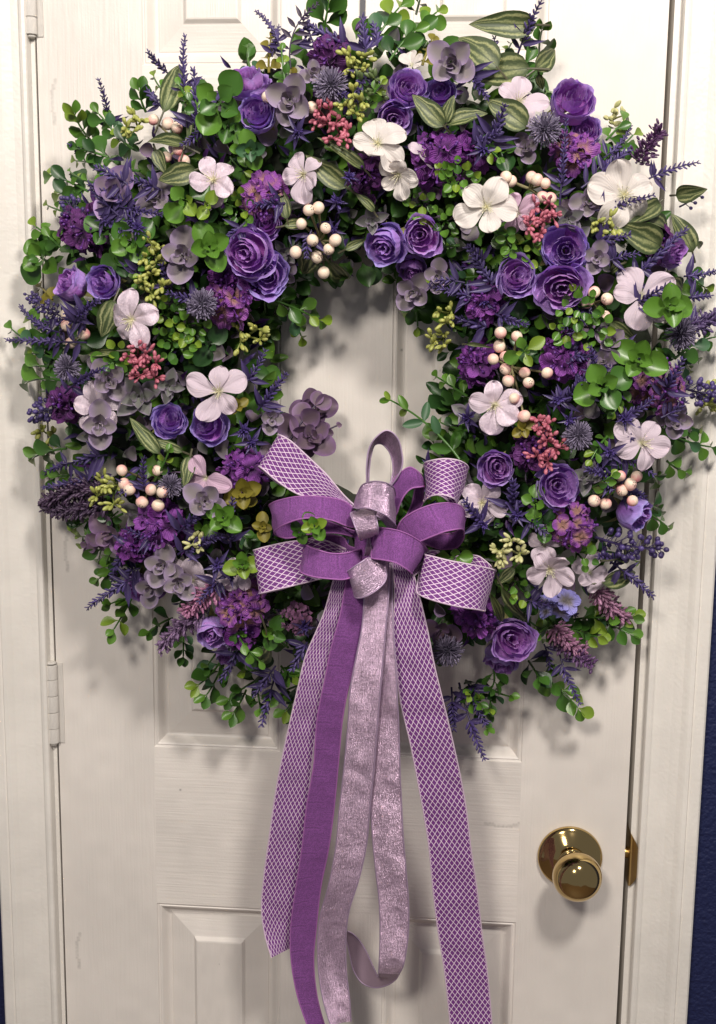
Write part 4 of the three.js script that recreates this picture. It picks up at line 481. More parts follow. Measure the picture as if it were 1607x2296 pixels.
star('f', 595, 1200, 48, { n: 7, dz: 0.03 }); star('f', 660, 1330, 44, { dz: 0.024 }); star('f', 1020, 1330, 40, { dz: 0.03 }); star('e', 1480, 1320, 50, { n: 6, dz: 0.022 }); star('b', 390, 850, 58, { n: 7, dz: 0.03 }); star('b', 640, 1300, 40, { n: 6, dz: 0.024 }); star('b', 720, 1140, 34, { n: 7, dz: 0.036 }); star('d', 890, 100, 46, { n: 6, dz: 0.034 }); star('e', 40, 1400, 50, { n: 6, dz: 0.026 }); star('h', 90, 110, 54, { n: 6, dz: 0.026 }); star('g', 1400, 900, 56, { n: 6, dz: 0.028 }); star('g', 1480, 960, 44, { n: 5, dz: 0.02 }); star('e', 620, 110, 40, { n: 6, dz: 0.02 }); star('i', 330, 580, 52, { n: 7, dz: 0.026 }); star('i', 110, 640, 36, { n: 5, dz: 0.024 }); star('i', 920, 170, 56, { n: 6, dz: 0.028 }); star('f', 120, 570, 48, { n: 7, dz: 0.014 }); star('h', 430, 1290, 44, { n: 6, dz: 0.016 }); star('c', 110, 960, 50, { n: 6, dz: 0.028 }); star('a', 860, 1420, 44, { n: 5, dz: 0.03 });
spike('g', 640, 335, 285, 402, { tz: 0.06, from: 0.25, leaves: 4, curve: 0 }); spike('g', 690, 190, 495, 235, { dz: 0.02, w: 1.3, leaves: 3 }); spike('g', 660, 410, 300, 500, { kind: 'statice', tz: 0.05, c0: [0.035, 0.015, 0.045], c1: [0.09, 0.05, 0.10], from: 0.0, leaves: 0, w: 1.1, label: 'dark plum statice head' }); spike('g', 690, 500, 300, 530, { kind: 'statice', tz: 0.045, c0: [0.04, 0.02, 0.05], c1: [0.12, 0.075, 0.14], from: 0.0, leaves: 0, w: 0.9 });
spike('g', 880, 975, 570, 1172, { tz: 0.075, from: 0.2, leaves: 4, w: 1.1, curve: 0.05 }); spike('g', 900, 920, 780, 960, { dz: 0.01, leaves: 4 }); spike('g', 1420, 990, 1290, 1130, { dz: 0.03, from: 0.2, leaves: 3, w: 1.1 }); spike('g', 1330, 830, 1205, 650, { dz: 0.02, from: 0.2, leaves: 4, c1: [0.16, 0.13, 0.30] }); spike('g', 870, 380, 790, 430, { dz: 0.034, leaves: 2, w: 1.2 });
spike('i', 930, 160, 1195, 315, { dz: 0.036, from: 0.3, leaves: 4, curve: -0.05 }); spike('i', 840, 190, 930, 410, { dz: 0.03, from: 0.2, leaves: 4 }); spike('i', 930, 880, 1195, 1095, { tz: 0.07, from: 0.3, leaves: 3, w: 1.1, curve: -0.04 }); spike('i', 830, 720, 1240, 790, { kind: 'berry', tz: 0.08, from: 0.1, leaves: 0, w: 1.5 }); spike('i', 1000, 890, 860, 840, { dz: 0.02, w: 1.2, leaves: 2 }); spike('i', 300, 540, 300, 370, { dz: 0.03, w: 1.5, from: 0.1, leaves: 2 }); spike('i', 110, 640, 0, 500, { dz: 0.03, w: 1.4, from: 0.1, leaves: 2 }); spike('i', 400, 610, 500, 690, { dz: 0.03, w: 1.2, from: 0.1, leaves: 2, c1: [0.15, 0.12, 0.26] }); spike('i', 960, 0, 1060, 80, { dz: 0.03, from: 0.1, leaves: 3, w: 1.2 });
spike('j', 920, 110, 775, 380, { tz: 0.08, from: 0.1, leaves: 2, w: 1.1 }); spike('j', 1270, 260, 1080, 515, { tz: 0.07, from: 0.3, leaves: 4, w: 1.1, curve: 0 }); spike('j', 1270, 330, 1145, 790, { tz: 0.06, from: 0.3, leaves: 3, w: 1.2, curve: 0 }); spike('j', 1560, 40, 1425, 285, { dz: 0.03, from: 0.1, leaves: 2, w: 1.3 });
spike('k', 420, 130, 442, 570, { tz: 0.07, from: 0.35, leaves: 3, w: 1.1, curve: 0, step: 9 }); spike('k', 500, 80, 765, 878, { tz: 0.07, from: 0.5, leaves: 5, w: 1.25, curve: 0.04 }); spike('k', 600, 90, 770, 505, { tz: 0.065, from: 0.1, leaves: 3, w: 1.2 }); spike('l', 600, 190, 725, 495, { tz: 0.06, from: 0.25, leaves: 3, curve: 0.05 }); spike('l', 500, 120, 540, 270, { tz: 0.05, leaves: 2 });
spike('l', 560, 60, 800, 250, { kind: 'statice', tz: 0.06, c0: [0.08, 0.035, 0.10], c1: [0.16, 0.08, 0.20], from: 0.0, leaves: 1, w: 0.9 }); spike('l', 570, 10, 745, 160, { kind: 'statice', tz: 0.05, c0: [0.20, 0.08, 0.15], c1: [0.38, 0.18, 0.30], from: 0.0, leaves: 0, label: 'dusty pink statice head' }); spike('g', 1400, 1050, 1200, 1200, { kind: 'statice', dz: 0.024, c0: [0.30, 0.11, 0.22], c1: [0.55, 0.24, 0.40], from: 0.0, leaves: 0, w: 1.1, label: 'pink statice head' }); spike('g', 1310, 1200, 1050, 1420, { kind: 'statice', tz: 0.085, c0: [0.13, 0.07, 0.15], c1: [0.27, 0.17, 0.31], from: 0.0, leaves: 0 }); spike('i', 840, 1060, 1010, 1240, { kind: 'statice', dz: 0.012, c0: [0.26, 0.11, 0.20], c1: [0.50, 0.26, 0.40], from: 0.0, leaves: 0, label: 'pink statice head' });
// ---------- thistles ----------
thistle('b', 600, 555, 40, { n: [0, 0.3, 0.9] }); thistle('c', 505, 835, 40, { n: [0.3, 0.3, 0.8] }); thistle('d', 1300, 590, 36); thistle('d', 435, 1000, 30, { dz: 0.01 }); thistle('f', 1375, 780, 38, { n: [0.7, 0.2, 0.6], dz: 0.016 }); thistle('i', 720, 70, 35); thistle('n', 1350, 165, 36, { n: [-0.1, -0.2, 1], dz: 0.02 }); thistle('g', 1100, 390, 28, { dz: 0.022 }); thistle('n', -10, 80, 30, { dz: 0.006 });
// ---------- bud sprays ----------
buds('a', 865, 800, 40); buds('b', 770, 400, 46, { n: 32 }); buds('b', 745, 665, 46, { n: 30, dz: 0.034 }); buds('d', 990, 260, 46, { n: 30 }); buds('d', 985, 460, 48, { n: 34, dz: 0.030 }); buds('e', 80, 800, 52, { n: 26, dz: 0.004 }); buds('e', 1300, 820, 36, { n: 24 }); buds('e', 1340, 660, 36, { n: 20 }); buds('f', 890, 80, 40, { n: 26 }); buds('f', 1570, 1200, 50, { n: 36, dz: 0.0 }); buds('c', 960, 745, 36, { n: 18, dz: 0.0, c: CREAM }); buds('g', 700, 440, 60, { n: 38, dz: 0.020 }); buds('g', 300, 80, 42, { n: 26, dz: 0.004 }); buds('g', 1260, 745, 26, { c: CREAM, n: 16 }); buds('i', 275, 810, 56, { c: CREAM, n: 38, dz: 0.032 }); buds('b', 850, 560, 44, { n: 26, c: [[0.10, 0.14, 0.05], [0.08, 0.12, 0.04]], label: 'spray of grey-green buds' });
coral('b', 560, 745, 42); coral('b', 655, 850, 42, { dz: 0.03 }); coral('c', 500, 1355, 46, { dz: 0.03 }); coral('f', 455, 90, 40, { dz: 0.026 }); coral('d', 885, 920, 44, { dz: 0.034 }); coral('d', 960, 1010, 48, { n: 40, dz: 0.03 }); coral('i', 515, 165, 52, { n: 44 }); coral('f', 485, 1365, 32);
// ---------- flower heads ----------
head('d', 560, 120, 54, { t: 'dark', n: 15, dz: 0.01 }); head('b', 600, 350, 44, { t: 'dark', n: 12 }); head('b', 1290, 1030, 66, { n: 20, dz: 0.018 }); head('b', 840, 1110, 46, { t: 'dark' }); head('b', 180, 1270, 54, { t: 'orange', n: 15, dz: 0.014 }); head('c', 700, 970, 44, { t: 'orange', n: 12 }); head('d', 1470, 560, 62, { t: 'orange', n: 18 }); head('f', 640, 930, 58, { n: 20, dz: 0.02 }); head('f', 1245, 1115, 74, { t: 'orange', n: 26, dz: 0.012, fr: 28 }); head('f', 60, 970, 48, { n: 16 }); head('f', 95, 560, 46, { n: 14 }); head('g', 1030, 650, 60, { n: 20, dz: 0.014 }); head('g', 1560, 1170, 54, { t: 'orange', n: 16, dz: 0.014 }); head('h', 60, 300, 58, { n: 18 }); head('i', 680, 640, 66, { t: 'orange', n: 22, dz: 0.022, fr: 28 }); head('h', 1545, 1230, 40, { n: 10 }); head('d', 430, 1230, 42, { t: 'dark', n: 12 }); head('h', 390, 1250, 44, { t: 'dusty', n: 20, fr: 15, dz: 0.012, beads: 0 }); head('a', 470, 1440, 30, { t: 'dark', n: 8 }); head('f', 1240, 190, 30, { t: 'dark', n: 8, dz: 0 }); head('g', 870, 770, 40, { n: 14, dz: 0.01 }); head('c', 60, 960, 40, { n: 12, dz: 0.006 }); head('i', 400, 180, 36, { t: 'dark', n: 12 }); head('e', -30, 430, 44, { n: 14, dz: 0.006 }); head('d', 1560, 480, 44, { n: 12, dz: 0.01 });
head('i', 640, 1160, 30, { t: 'blue', n: 3, fr: 28, beads: 0, dz: 0.028 }); head('i', 492, 1180, 24, { t: 'blue', n: 3, fr: 22, beads: 0, dz: 0.026 }); head('g', 1540, 1310, 40, { n: 12, dz: 0.006 });
// ---------- boxwood sprigs of the fringe ----------
for (const [s, bx, by, tx, ty, n, ls, tz, f] of [
  ['a', 640, 950, 485, 745, 4, 46, .06], ['a', 770, 900, 640, 735, 3, 42, .06], ['a', 940, 720, 900, 590, 2, 42, .07], ['a', 570, 1230, 345, 1125, 2, 58, .05], ['a', 540, 1300, 390, 1245, 2, 48, .05], ['a', 700, 1010, 520, 960, 3, 46, .06], ['a', 860, 960, 760, 880, 3, 44, .07],
  ['d', 400, 230, 235, 92, 3, 38, .05], ['d', 470, 290, 440, 130, 3, 40, .05], ['d', 340, 860, 85, 755, 3, 40, .04], ['d', 300, 790, 205, 690, 2, 42, .05], ['d', 360, 940, 200, 905, 3, 42, .05], ['d', 410, 1080, 180, 1090, 2, 62, .04], ['d', 350, 990, 205, 985, 2, 44, .05], ['d', 440, 1150, 270, 1150, 2, 34, .04], ['d', 620, 1130, 410, 1205, 2, 44, .05], ['d', 520, 1130, 560, 1265, 2, 48, .06], ['d', 620, 1020, 560, 1110, 2, 46, .08],
  ['g', 430, 150, 225, 205, 4, 42, .05], ['g', 470, 320, 320, 330, 3, 44, .05], ['g', 570, 600, 495, 655, 2, 36, .05], ['g', 700, 720, 640, 855, 2, 44, .05], ['g', 770, 880, 640, 985, 3, 36, .06], ['g', 850, 1110, 735, 1310, 3, 42, .06], ['g', 1110, 1240, 970, 1325, 2, 42, .06], ['g', 840, 1110, 720, 1145, 1, 44, .05], ['m', 1180, 40, 1180, 200, 3, 36, .05],
  ['j', 770, 210, 565, 430, 2, 48, .055], ['j', 770, 280, 640, 520, 2, 44, .055], ['j', 740, 130, 650, 250, 1, 46, .06], ['j', 1120, 380, 860, 555, 2, 40, .05], ['j', 1000, 480, 890, 680, 2, 44, .05], ['j', 1110, 520, 1130, 640, 2, 36, .05], ['j', 1480, 440, 1290, 530, 2, 46, .05], ['j', 1470, 500, 1370, 660, 2, 44, .05], ['j', 1200, 100, 1080, 60, 2, 46, .08], ['j', 1060, 90, 1080, 200, 2, 44, .07], ['j', 1320, 260, 1420, 360, 3, 40, .07], ['j', 1180, 300, 1000, 300, 2, 44, .06],
  ['k', 870, -60, 850, 130, 2, 38, .06], ['k', 860, 160, 1035, 225, 1, 36, .05], ['k', 860, 120, 720, 215, 1, 34, .05], ['k', 860, 190, 830, 350, 2, 32, .05], ['k', 770, 370, 800, 560, 2, 30, .05], ['k', 500, 130, 700, 300, 3, 34, .06], ['k', 700, 60, 620, 200, 3, 36, .06], ['l', 400, 230, 460, 330, 2, 52, .055], ['l', 450, 300, 715, 530, 4, 48, .045], ['l', 560, -20, 720, 40, 3, 42, .05], ['i', 640, 1260, 900, 1240, 3, 46, .05], ['i', 880, 1210, 1060, 1230, 3, 40, .04], ['i', 650, 1300, 840, 1360, 3, 42, .05], ['i', 760, 1170, 1050, 1340, 4, 42, .045],
  ['i', 1310, 60, 1570, 140, 3, 42, .04], ['i', 1290, 230, 1400, 300, 2, 42, .05], ['i', 1180, 570, 1290, 650, 2, 40, .04], ['i', 1190, 520, 1250, 550, 1, 38, .04], ['i', 1200, 320, 1230, 380, 2, 38, .05], ['i', 1340, 70, 1450, 40, 2, 34, .04], ['f', 1340, 940, 1600, 800, 3, 44, .045], ['f', 1360, 900, 1480, 930, 1, 42, .04], ['f', 1380, 1370, 1480, 1400, 2, 34, .04], ['f', 1400, 980, 1440, 1010, 1, 30, .05], ['f', 1420, 380, 1530, 480, 2, 36, .04],
  ['c', 880, 1030, 1070, 870, 3, 46, .05], ['c', 900, 900, 1010, 780, 2, 44, .05], ['c', 470, 370, 485, 200, 2, 44, .06], ['c', 400, 560, 395, 300, 2, 44, .07], ['c', 490, 660, 510, 600, 1, 34, .06], ['c', 790, 1190, 800, 1010, 2, 42, .08],
  ['b', 560, 170, 590, 20, 2, 60, .07], ['b', 890, 260, 1040, 50, 3, 52, .07], ['b', 980, 390, 1180, 160, 4, 50, .08], ['b', 1090, 300, 1280, 80, 3, 48, .07], ['b', 1150, 90, 1180, -20, 2, 34, .05], ['b', 860, 280, 930, 240, 1, 50, .07], ['b', 100, 470, 70, 310, 2, 34, .06], ['b', 310, 540, 320, 400, 2, 40, .06],
  ['e', 230, 560, 525, 690, 4, 44, .06], ['e', 300, 610, 410, 790, 3, 36, .05], ['e', 180, 530, 200, 690, 2, 46, .05], ['e', 1560, 410, 1285, 440, 5, 30, .10], ['e', 1430, 210, 1240, 250, 3, 30, .10], ['e', 1190, 530, 1100, 640, 2, 40, .05], ['e', 1150, 600, 1160, 730, 1, 40, .05], ['e', 1480, 1180, 1290, 1060, 3, 32, .06], ['h', 1430, 220, 985, -160, 4, 46, .06, 'oval'], ['e', 1490, 1400, 1310, 1350, 2, 34, .06],
  ['a', 1480, 1010, 1560, 1100, 2, 40, .11], ['d', 640, 560, 600, 440, 2, 40, .09], ['f', 120, 850, 330, 740, 4, 36, .12], ['f', 170, 120, 290, 220, 3, 40, .12], ['f', 560, 640, 430, 600, 2, 44, .09], ['i', 560, 1290, 470, 1330, 2, 40, .09], ['h', 80, 1340, 30, 1430, 2, 46, .08], ['h', 330, 1430, 250, 1360, 2, 44, .09], ['g', 1530, 560, 1560, 700, 3, 34, .10], ['h', 20, 700, 100, 760, 3, 34, .11], ['h', 60, 830, 90, 770, 2, 34, .11],
]) sprig(s, bx, by, tx, ty, { n, ls, tz, geos: LEAF[f ?? 'box'], mats: pick([[G.mid, G.fresh], [G.mid, G.deep], [G.mid, G.blue]]), tip: pick([[G.fresh, G.lime], [G.fresh, G.mid], [G.lime, G.fresh]]) });
// ---------- thin sprigs that cross the flowers and the rim ----------
for (let i = 0, tries = 0; i < 78 && tries < 4000; tries++) {
  const rim = i % 3 === 0, a = R(0, 6.2832), r = rim ? R(0.255, 0.285) : RM + R(-0.075, 0.085), p = V(RC.x + Math.cos(a) * r, RC.y + Math.sin(a) * r, zf(r) + 0.02), [x, y] = onSheet(p), b = rim ? a + R(-0.5, 0.5) : R(0, 6.2832), L = rim ? R(60, 110) : R(55, 105), tx = x + Math.cos(b) * L, ty = y - Math.sin(b) * L;
  const bad = (u, v) => (Math.abs(u - 840) < 300 && v > 940 && v < 1420) || ((u - 800) / 200) ** 2 + ((v - 880) / 290) ** 2 < 1 || (v > 1300 && Math.abs(u - 850) < 170);
  if (bad(x, y) || bad(tx, ty) || BLOOMS.some(([u, v, q]) => [0, 0.33, 0.67, 1].some(f => Math.hypot(lerp(x, tx, f) - u, lerp(y, ty, f) - v) < q * 0.95))) continue; i++;
  if (rim && i % 2) sprig('D', x, y, tx, ty, { n: 3, ls: R(28, 38), tz: R(0.03, 0.06), mats: pick([[G.mid, G.fresh], [G.deep, G.mid]]) });
  else if (i % 5 === 1) sprig('D', x, y, tx, ty, { n: 3, ls: R(24, 32), dz: 0.03, bz: 0.02 });
  else spike('D', x, y, tx, ty, rim ? { tz: R(0.03, 0.06), from: 0.2, leaves: 2, w: R(0.8, 1.1) } : { dz: R(0.026, 0.040), bz: 0.018, from: R(0.1, 0.35), leaves: 3, w: R(0.95, 1.3) });
}
// ---------- ribbon bow ----------
const KNOT = at('h', 830, 780, 0.15);
const bow = new THREE.Group(); bow.name = 'ribbon_bow'; bow.position.copy(KNOT);
bow.userData = { label: 'purple, lattice and silver wired ribbon bow with long tails tied below the wreath opening', category: 'bow' }; scene.add(bow);
// a ribbon between two selvages; each row: [sheet, ax, ay, az, bx, by, bz]
function ribbon(name, mat, em, w, rows, label, o = {}) {
  const A = [], B = []; for (const [s, ax, ay, az, bx, by, bz] of rows) { A.push(at(s, ax, ay, az).sub(KNOT)); B.push(at(s, bx, by, bz === undefined ? az : bz).sub(KNOT)); }
  const n = Math.max(24, rows.length * 9), ca = new THREE.CatmullRomCurve3(A, false, 'centripetal'), cb = new THREE.CatmullRomCurve3(B, false, 'centripetal'), pa = [], pb = [], len = [0];
  for (let k = 0; k <= n; k++) { pa.push(ca.getPoint(k / n)); pb.push(cb.getPoint(k / n)); if (k) len.push(len[k - 1] + pa[k].clone().add(pb[k]).multiplyScalar(.5).distanceTo(pa[k - 1].clone().add(pb[k - 1]).multiplyScalar(.5))); }
  if (name === 'loop') for (let k = 0; k <= n; k++) { const e = Math.min(k, n - k) / n, c = lerp(0.42, 1, sstep(0, 0.16, e)), m = pa[k].clone().lerp(pb[k], .5); pa[k].lerpVectors(m, pa[k], c); pb[k].lerpVectors(m, pb[k], c); }
  const ph = R(0, 9), crease = (o.crease ?? 0.0012) * 1.5, off = R(0, 0.05), bulge = o.bulge ?? 0, nz = [];
  for (let k = 0; k <= n; k++) { const t = pa[Math.min(n, k + 1)].clone().sub(pa[Math.max(0, k - 1)]), x = pb[k].clone().sub(pa[k]); nz.push(x.cross(t).normalize()); }
  const g = new Geo().grid(8, n, (u, v) => { const k = Math.round(v * n), p = pa[k].clone().lerp(pb[k], u), L = len[k]; p.addScaledVector(nz[k], ((pnoise(L * 46 + ph, u * 1.6 + ph, 512, 512, 93) - 0.5) * 1.6 + (pnoise(L * 120 + ph * 3, u * 3 + ph, 512, 512, 94) - 0.5) * 0.9) * crease * (0.4 + Math.sin(Math.PI * u) * 0.6) + bulge * Math.sin(Math.PI * u)); return [p.x, p.y, p.z]; }, undefined, (u, v) => [u * w, len[Math.round(v * n)] + off]);
  const m = mesh(name, g, mat, bow); if (label) m.userData.label = label;
  if (em) { const e = new Geo(), q = (arr, s) => arr.map((p, k) => { const L = len[k], u = s; return p.clone().addScaledVector(nz[k], ((pnoise(L * 46 + ph, u * 1.6 + ph, 512, 512, 93) - 0.5) * 1.6 + (pnoise(L * 120 + ph * 3, u * 3 + ph, 512, 512, 94) - 0.5) * 0.9) * crease * 0.4); }); e.tube(q(pa, 0), 0.00075, 0.00075, 5); e.tube(q(pb, 1), 0.00075, 0.00075, 5); mesh('wired_edge', e, em, m); }
  return m;
}
const LW = 0.036, PW = 0.024, SW = 0.026, La = [M.lattice, M.edgeWhite, LW], Pu = [M.linen, M.edgePurple, PW], Si = [M.silver, M.edgeSilver, SW];
// loops
ribbon('loop', ...La, [['h', 765, 500, .150, 720, 545, .150], ['h', 600, 340, .150, 560, 490, .150], ['h', 440, 190, .150, 385, 440, .150], ['h', 340, 100, .150, 240, 345, .150], ['h', 285, 68, .148, 165, 280, .148], ['h', 262, 66, .138, 140, 266, .140], ['h', 285, 78, .126, 160, 290, .128], ['h', 400, 190, .122, 300, 400, .124], ['h', 720, 510, .136, 680, 560, .138]], 'upper left loop of purple ribbon with white lattice');
ribbon('loop', ...La, [['h', 800, 790, .142, 790, 900, .142], ['h', 600, 740, .146, 640, 960, .150], ['h', 440, 738, .150, 520, 990, .154], ['h', 300, 756, .152, 395, 1022, .158], ['h', 180, 783, .150, 250, 1056, .156], ['h', 120, 800, .146, 160, 1078, .150], ['h', 104, 808, .136, 138, 1082, .140], ['h', 130, 812, .124, 170, 1078, .126], ['h', 350, 800, .120, 390, 1030, .122], ['h', 760, 800, .132, 740, 930, .132]], 'lower left loop of purple ribbon with white lattice');
ribbon('loop', ...Pu, [['h', 775, 560, .160, 772, 715, .160], ['h', 735, 505, .166, 735, 680, .170], ['h', 640, 475, .172, 640, 622, .180], ['h', 520, 459, .176, 520, 598, .186], ['h', 400, 458, .174, 400, 605, .186], ['h', 290, 478, .166, 300, 640, .178], ['h', 220, 505, .152, 250, 672, .166], ['h', 205, 522, .138, 240, 692, .150], ['h', 230, 535, .126, 262, 712, .134], ['h', 330, 560, .116, 330, 726, .122], ['h', 480, 580, .114, 470, 700, .118], ['h', 620, 620, .122, 620, 704, .126], ['h', 770, 660, .142, 770, 752, .144]], 'upper left loop of plain purple ribbon');
ribbon('loop', ...Pu, [['h', 795, 770, .150, 780, 850, .150], ['h', 715, 760, .146, 720, 840, .146], ['h', 690, 728, .144, 700, 850, .142], ['h', 610, 706, .144, 620, 830, .140], ['h', 520, 714, .146, 520, 820, .142], ['h', 452, 738, .152, 430, 860, .150], ['h', 434, 760, .162, 402, 930, .166], ['h', 460, 782, .172, 425, 955, .178], ['h', 520, 803, .178, 500, 976, .184], ['h', 600, 824, .180, 600, 988, .186], ['h', 690, 824, .178, 695, 990, .184], ['h', 755, 806, .172, 765, 960, .178], ['h', 793, 782, .162, 792, 900, .166], ['h', 790, 768, .152, 800, 850, .152]], 'lower left loop of plain purple ribbon');
ribbon('loop', ...Si, [['h', 826, 390, .158, 856, 385, .146], ['h', 833, 260, .158, 850, 290, .146], ['h', 848, 155, .158, 860, 190, .144], ['h', 895, 76, .160, 885, 128, .142], ['h', 962, 37, .160, 925, 122, .142], ['h', 1025, 75, .158, 970, 165, .142], ['h', 1055, 165, .156, 995, 230, .142], ['h', 1060, 260, .156, 1000, 295, .142], ['h', 1025, 335, .156, 990, 345, .142], ['h', 985, 400, .156, 970, 390, .144]], 'tall silver-lilac ribbon loop at the top of the bow');
ribbon('loop', ...Pu, [['h', 975, 560, .150, 1020, 660, .150], ['h', 985, 430, .150, 1024, 590, .150], ['h', 1010, 350, .152, 1040, 520, .152], ['h', 1055, 300, .154, 1075, 450, .154], ['h', 1110, 270, .154, 1120, 408, .154], ['h', 1160, 300, .152, 1175, 398, .152], ['h', 1192, 350, .146, 1203, 395, .146], ['h', 1200, 400, .136, 1198, 440, .134], ['h', 1150, 398, .126, 1198, 490, .124], ['h', 1120, 500, .124, 1160, 560, .122], ['h', 1050, 610, .132, 1085, 650, .132]], 'upper right loop of plain purple ribbon behind the silver curls');
ribbon('loop', ...La, [['h', 1235, 290, .130, 1200, 560, .130], ['h', 1208, 270, .140, 1196, 510, .142], ['h', 1212, 240, .152, 1210, 480, .156], ['h', 1265, 224, .162, 1255, 452, .168], ['h', 1340, 216, .166, 1320, 446, .174], ['h', 1420, 226, .162, 1385, 468, .170], ['h', 1470, 252, .152, 1408, 496, .158], ['h', 1484, 285, .138, 1416, 512, .142], ['h', 1460, 300, .126, 1395, 510, .128], ['h', 1380, 310, .120, 1340, 495, .120], ['h', 1290, 320, .122, 1260, 500, .122]], 'upper right loop of purple ribbon with white lattice');
ribbon('loop', ...Pu, [['h', 985, 690, .162, 1060, 790, .162], ['h', 1020, 640, .166, 1110, 770, .168], ['h', 1085, 588, .172, 1180, 745, .178], ['h', 1160, 545, .176, 1260, 712, .184], ['h', 1250, 512, .176, 1340, 683, .186], ['h', 1340, 500, .170, 1410, 670, .182], ['h', 1425, 515, .158, 1448, 668, .170], ['h', 1462, 560, .144, 1458, 690, .154], ['h', 1468, 610, .130, 1450, 745, .138], ['h', 1420, 680, .120, 1410, 788, .124], ['h', 1330, 700, .116, 1320, 798, .120], ['h', 1200, 690, .122, 1220, 780, .126], ['h', 1080, 700, .142, 1130, 780, .144]], 'upper right loop of plain purple ribbon in front');
ribbon('loop', ...La, [['h', 1120, 900, .150, 1140, 1000, .150], ['h', 1250, 830, .148, 1160, 960, .148], ['h', 1300, 812, .150, 1170, 940, .150], ['h', 1215, 808, .158, 1160, 1000, .160], ['h', 1205, 830, .166, 1152, 1072, .170], ['h', 1260, 845, .172, 1190, 1100, .178], ['h', 1360, 870, .174, 1320, 1144, .182], ['h', 1470, 890, .170, 1450, 1172, .180], ['h', 1580, 912, .160, 1545, 1186, .170], ['h', 1645, 928, .148, 1580, 1194, .154], ['h', 1664, 938, .136, 1592, 1192, .140], ['h', 1640, 915, .126, 1580, 1160, .128], ['h', 1550, 840, .120, 1500, 1080, .120], ['h', 1440, 805, .120, 1400, 1000, .120], ['h', 1330, 830, .130, 1300, 960, .130]], 'lower right loop of purple ribbon with white lattice');
ribbon('loop', ...Pu, [['h', 870, 740, .170, 860, 830, .170], ['h', 890, 672, .178, 862, 852, .180], ['h', 905, 660, .182, 880, 858, .186], ['h', 960, 664, .186, 940, 866, .192], ['h', 1040, 680, .188, 1020, 885, .196], ['h', 1110, 708, .186, 1080, 920, .194], ['h', 1180, 752, .178, 1115, 948, .186], ['h', 1220, 796, .164, 1126, 955, .172], ['h', 1225, 808, .152, 1120, 945, .158], ['h', 1160, 800, .144, 1050, 930, .148], ['h', 1000, 780, .146, 960, 890, .148]], 'lower right loop of plain purple ribbon');
ribbon('loop', ...Si, [['h', 760, 480, .166, 730, 565, .166], ['h', 780, 425, .176, 757, 540, .180], ['h', 815, 378, .186, 800, 534, .192], ['h', 880, 362, .192, 860, 538, .200], ['h', 950, 370, .190, 930, 566, .200], ['h', 1000, 398, .180, 985, 608, .192], ['h', 1016, 430, .168, 1014, 645, .178], ['h', 1012, 460, .156, 1006, 664, .164], ['h', 980, 500, .148, 960, 660, .152], ['h', 900, 540, .148, 890, 600, .150]], 'silver-lilac ribbon curl in the middle of the bow');
ribbon('loop', ...Si, [['h', 755, 548, .166, 868, 530, .166], ['h', 728, 566, .176, 880, 546, .176], ['h', 740, 605, .188, 890, 585, .190], ['h', 765, 670, .192, 903, 645, .196], ['h', 785, 725, .186, 906, 690, .190], ['h', 794, 742, .176, 895, 708, .178], ['h', 800, 735, .166, 870, 715, .166]], 'short silver-lilac ribbon fold over the knot');
ribbon('loop', ...Si, [['h', 828, 720, .166, 862, 720, .164], ['h', 826, 790, .166, 866, 790, .164], ['h', 815, 840, .156, 850, 850, .156], ['h', 745, 880, .152, 800, 930, .152], ['h', 700, 915, .160, 760, 1010, .160], ['h', 689, 936, .170, 752, 1080, .172], ['h', 712, 938, .182, 770, 1111, .184], ['h', 760, 905, .190, 840, 1096, .194], ['h', 815, 868, .190, 920, 1040, .194], ['h', 848, 842, .182, 972, 970, .186], ['h', 858, 800, .170, 990, 900, .172]], 'lower silver-lilac ribbon loop');
mesh('knot', new Geo().grid(16, 10, (u, v) => { const a = u * 6.283; return [Math.cos(a) * 0.011, (v - .5) * 0.030, Math.sin(a) * 0.011 - 0.004]; }, undefined, (u, v) => [u * .03, v * .03]), M.linen, bow);
// tails
ribbon('tail', ...La, [['D', 770, 1235, .150, 812, 1235, .150], ['D', 749, 1299, .158, 790, 1299, .158], ['D', 728, 1372, .156, 772, 1372, .156], ['D', 708, 1420, .152, 764, 1420, .152], ['D', 686, 1471, .148, 742, 1471, .148], ['D', 669, 1541, .142, 724, 1541, .142], ['D', 641, 1663, .130, 706, 1663, .128], ['D', 620, 1768, .118, 694, 1768, .116], ['D', 604, 1879, .106, 681, 1879, .104], ['D', 592, 1966, .098, 668, 1966, .094], ['D', 587, 2036, .092, 658, 2046, .086], ['D', 593, 2089, .090, 654, 2094, .080], ['D', 609, 2147, .092, 651, 2126, .076]], 'left tail of purple ribbon with white lattice, cut to a point', { crease: 0.0010 });
ribbon('tail', ...Pu, [['D', 790, 1250, .158, 822, 1250, .158], ['D', 777, 1306, .166, 829, 1320, .166], ['D', 762, 1385, .164, 817, 1390, .166], ['D', 742, 1458, .160, 803, 1460, .162], ['D', 730, 1520, .154, 786, 1525, .158], ['D', 712, 1611, .145, 769, 1611, .150], ['D', 704, 1716, .134, 759, 1716, .138], ['D', 688, 1810, .124, 750, 1810, .128], ['D', 678, 1900, .114, 738, 1900, .118], ['D', 662, 2005, .102, 720, 1990, .106], ['D', 652, 2085, .094, 710, 2080, .098], ['D', 654, 2158, .090, 704, 2150, .092], ['D', 668, 2235, .090, 711, 2230, .088], ['D', 690, 2300, .094, 728, 2296, .086], ['D', 715, 2360, .098, 752, 2356, .086]], 'plain purple ribbon tail', { crease: 0.0009 });
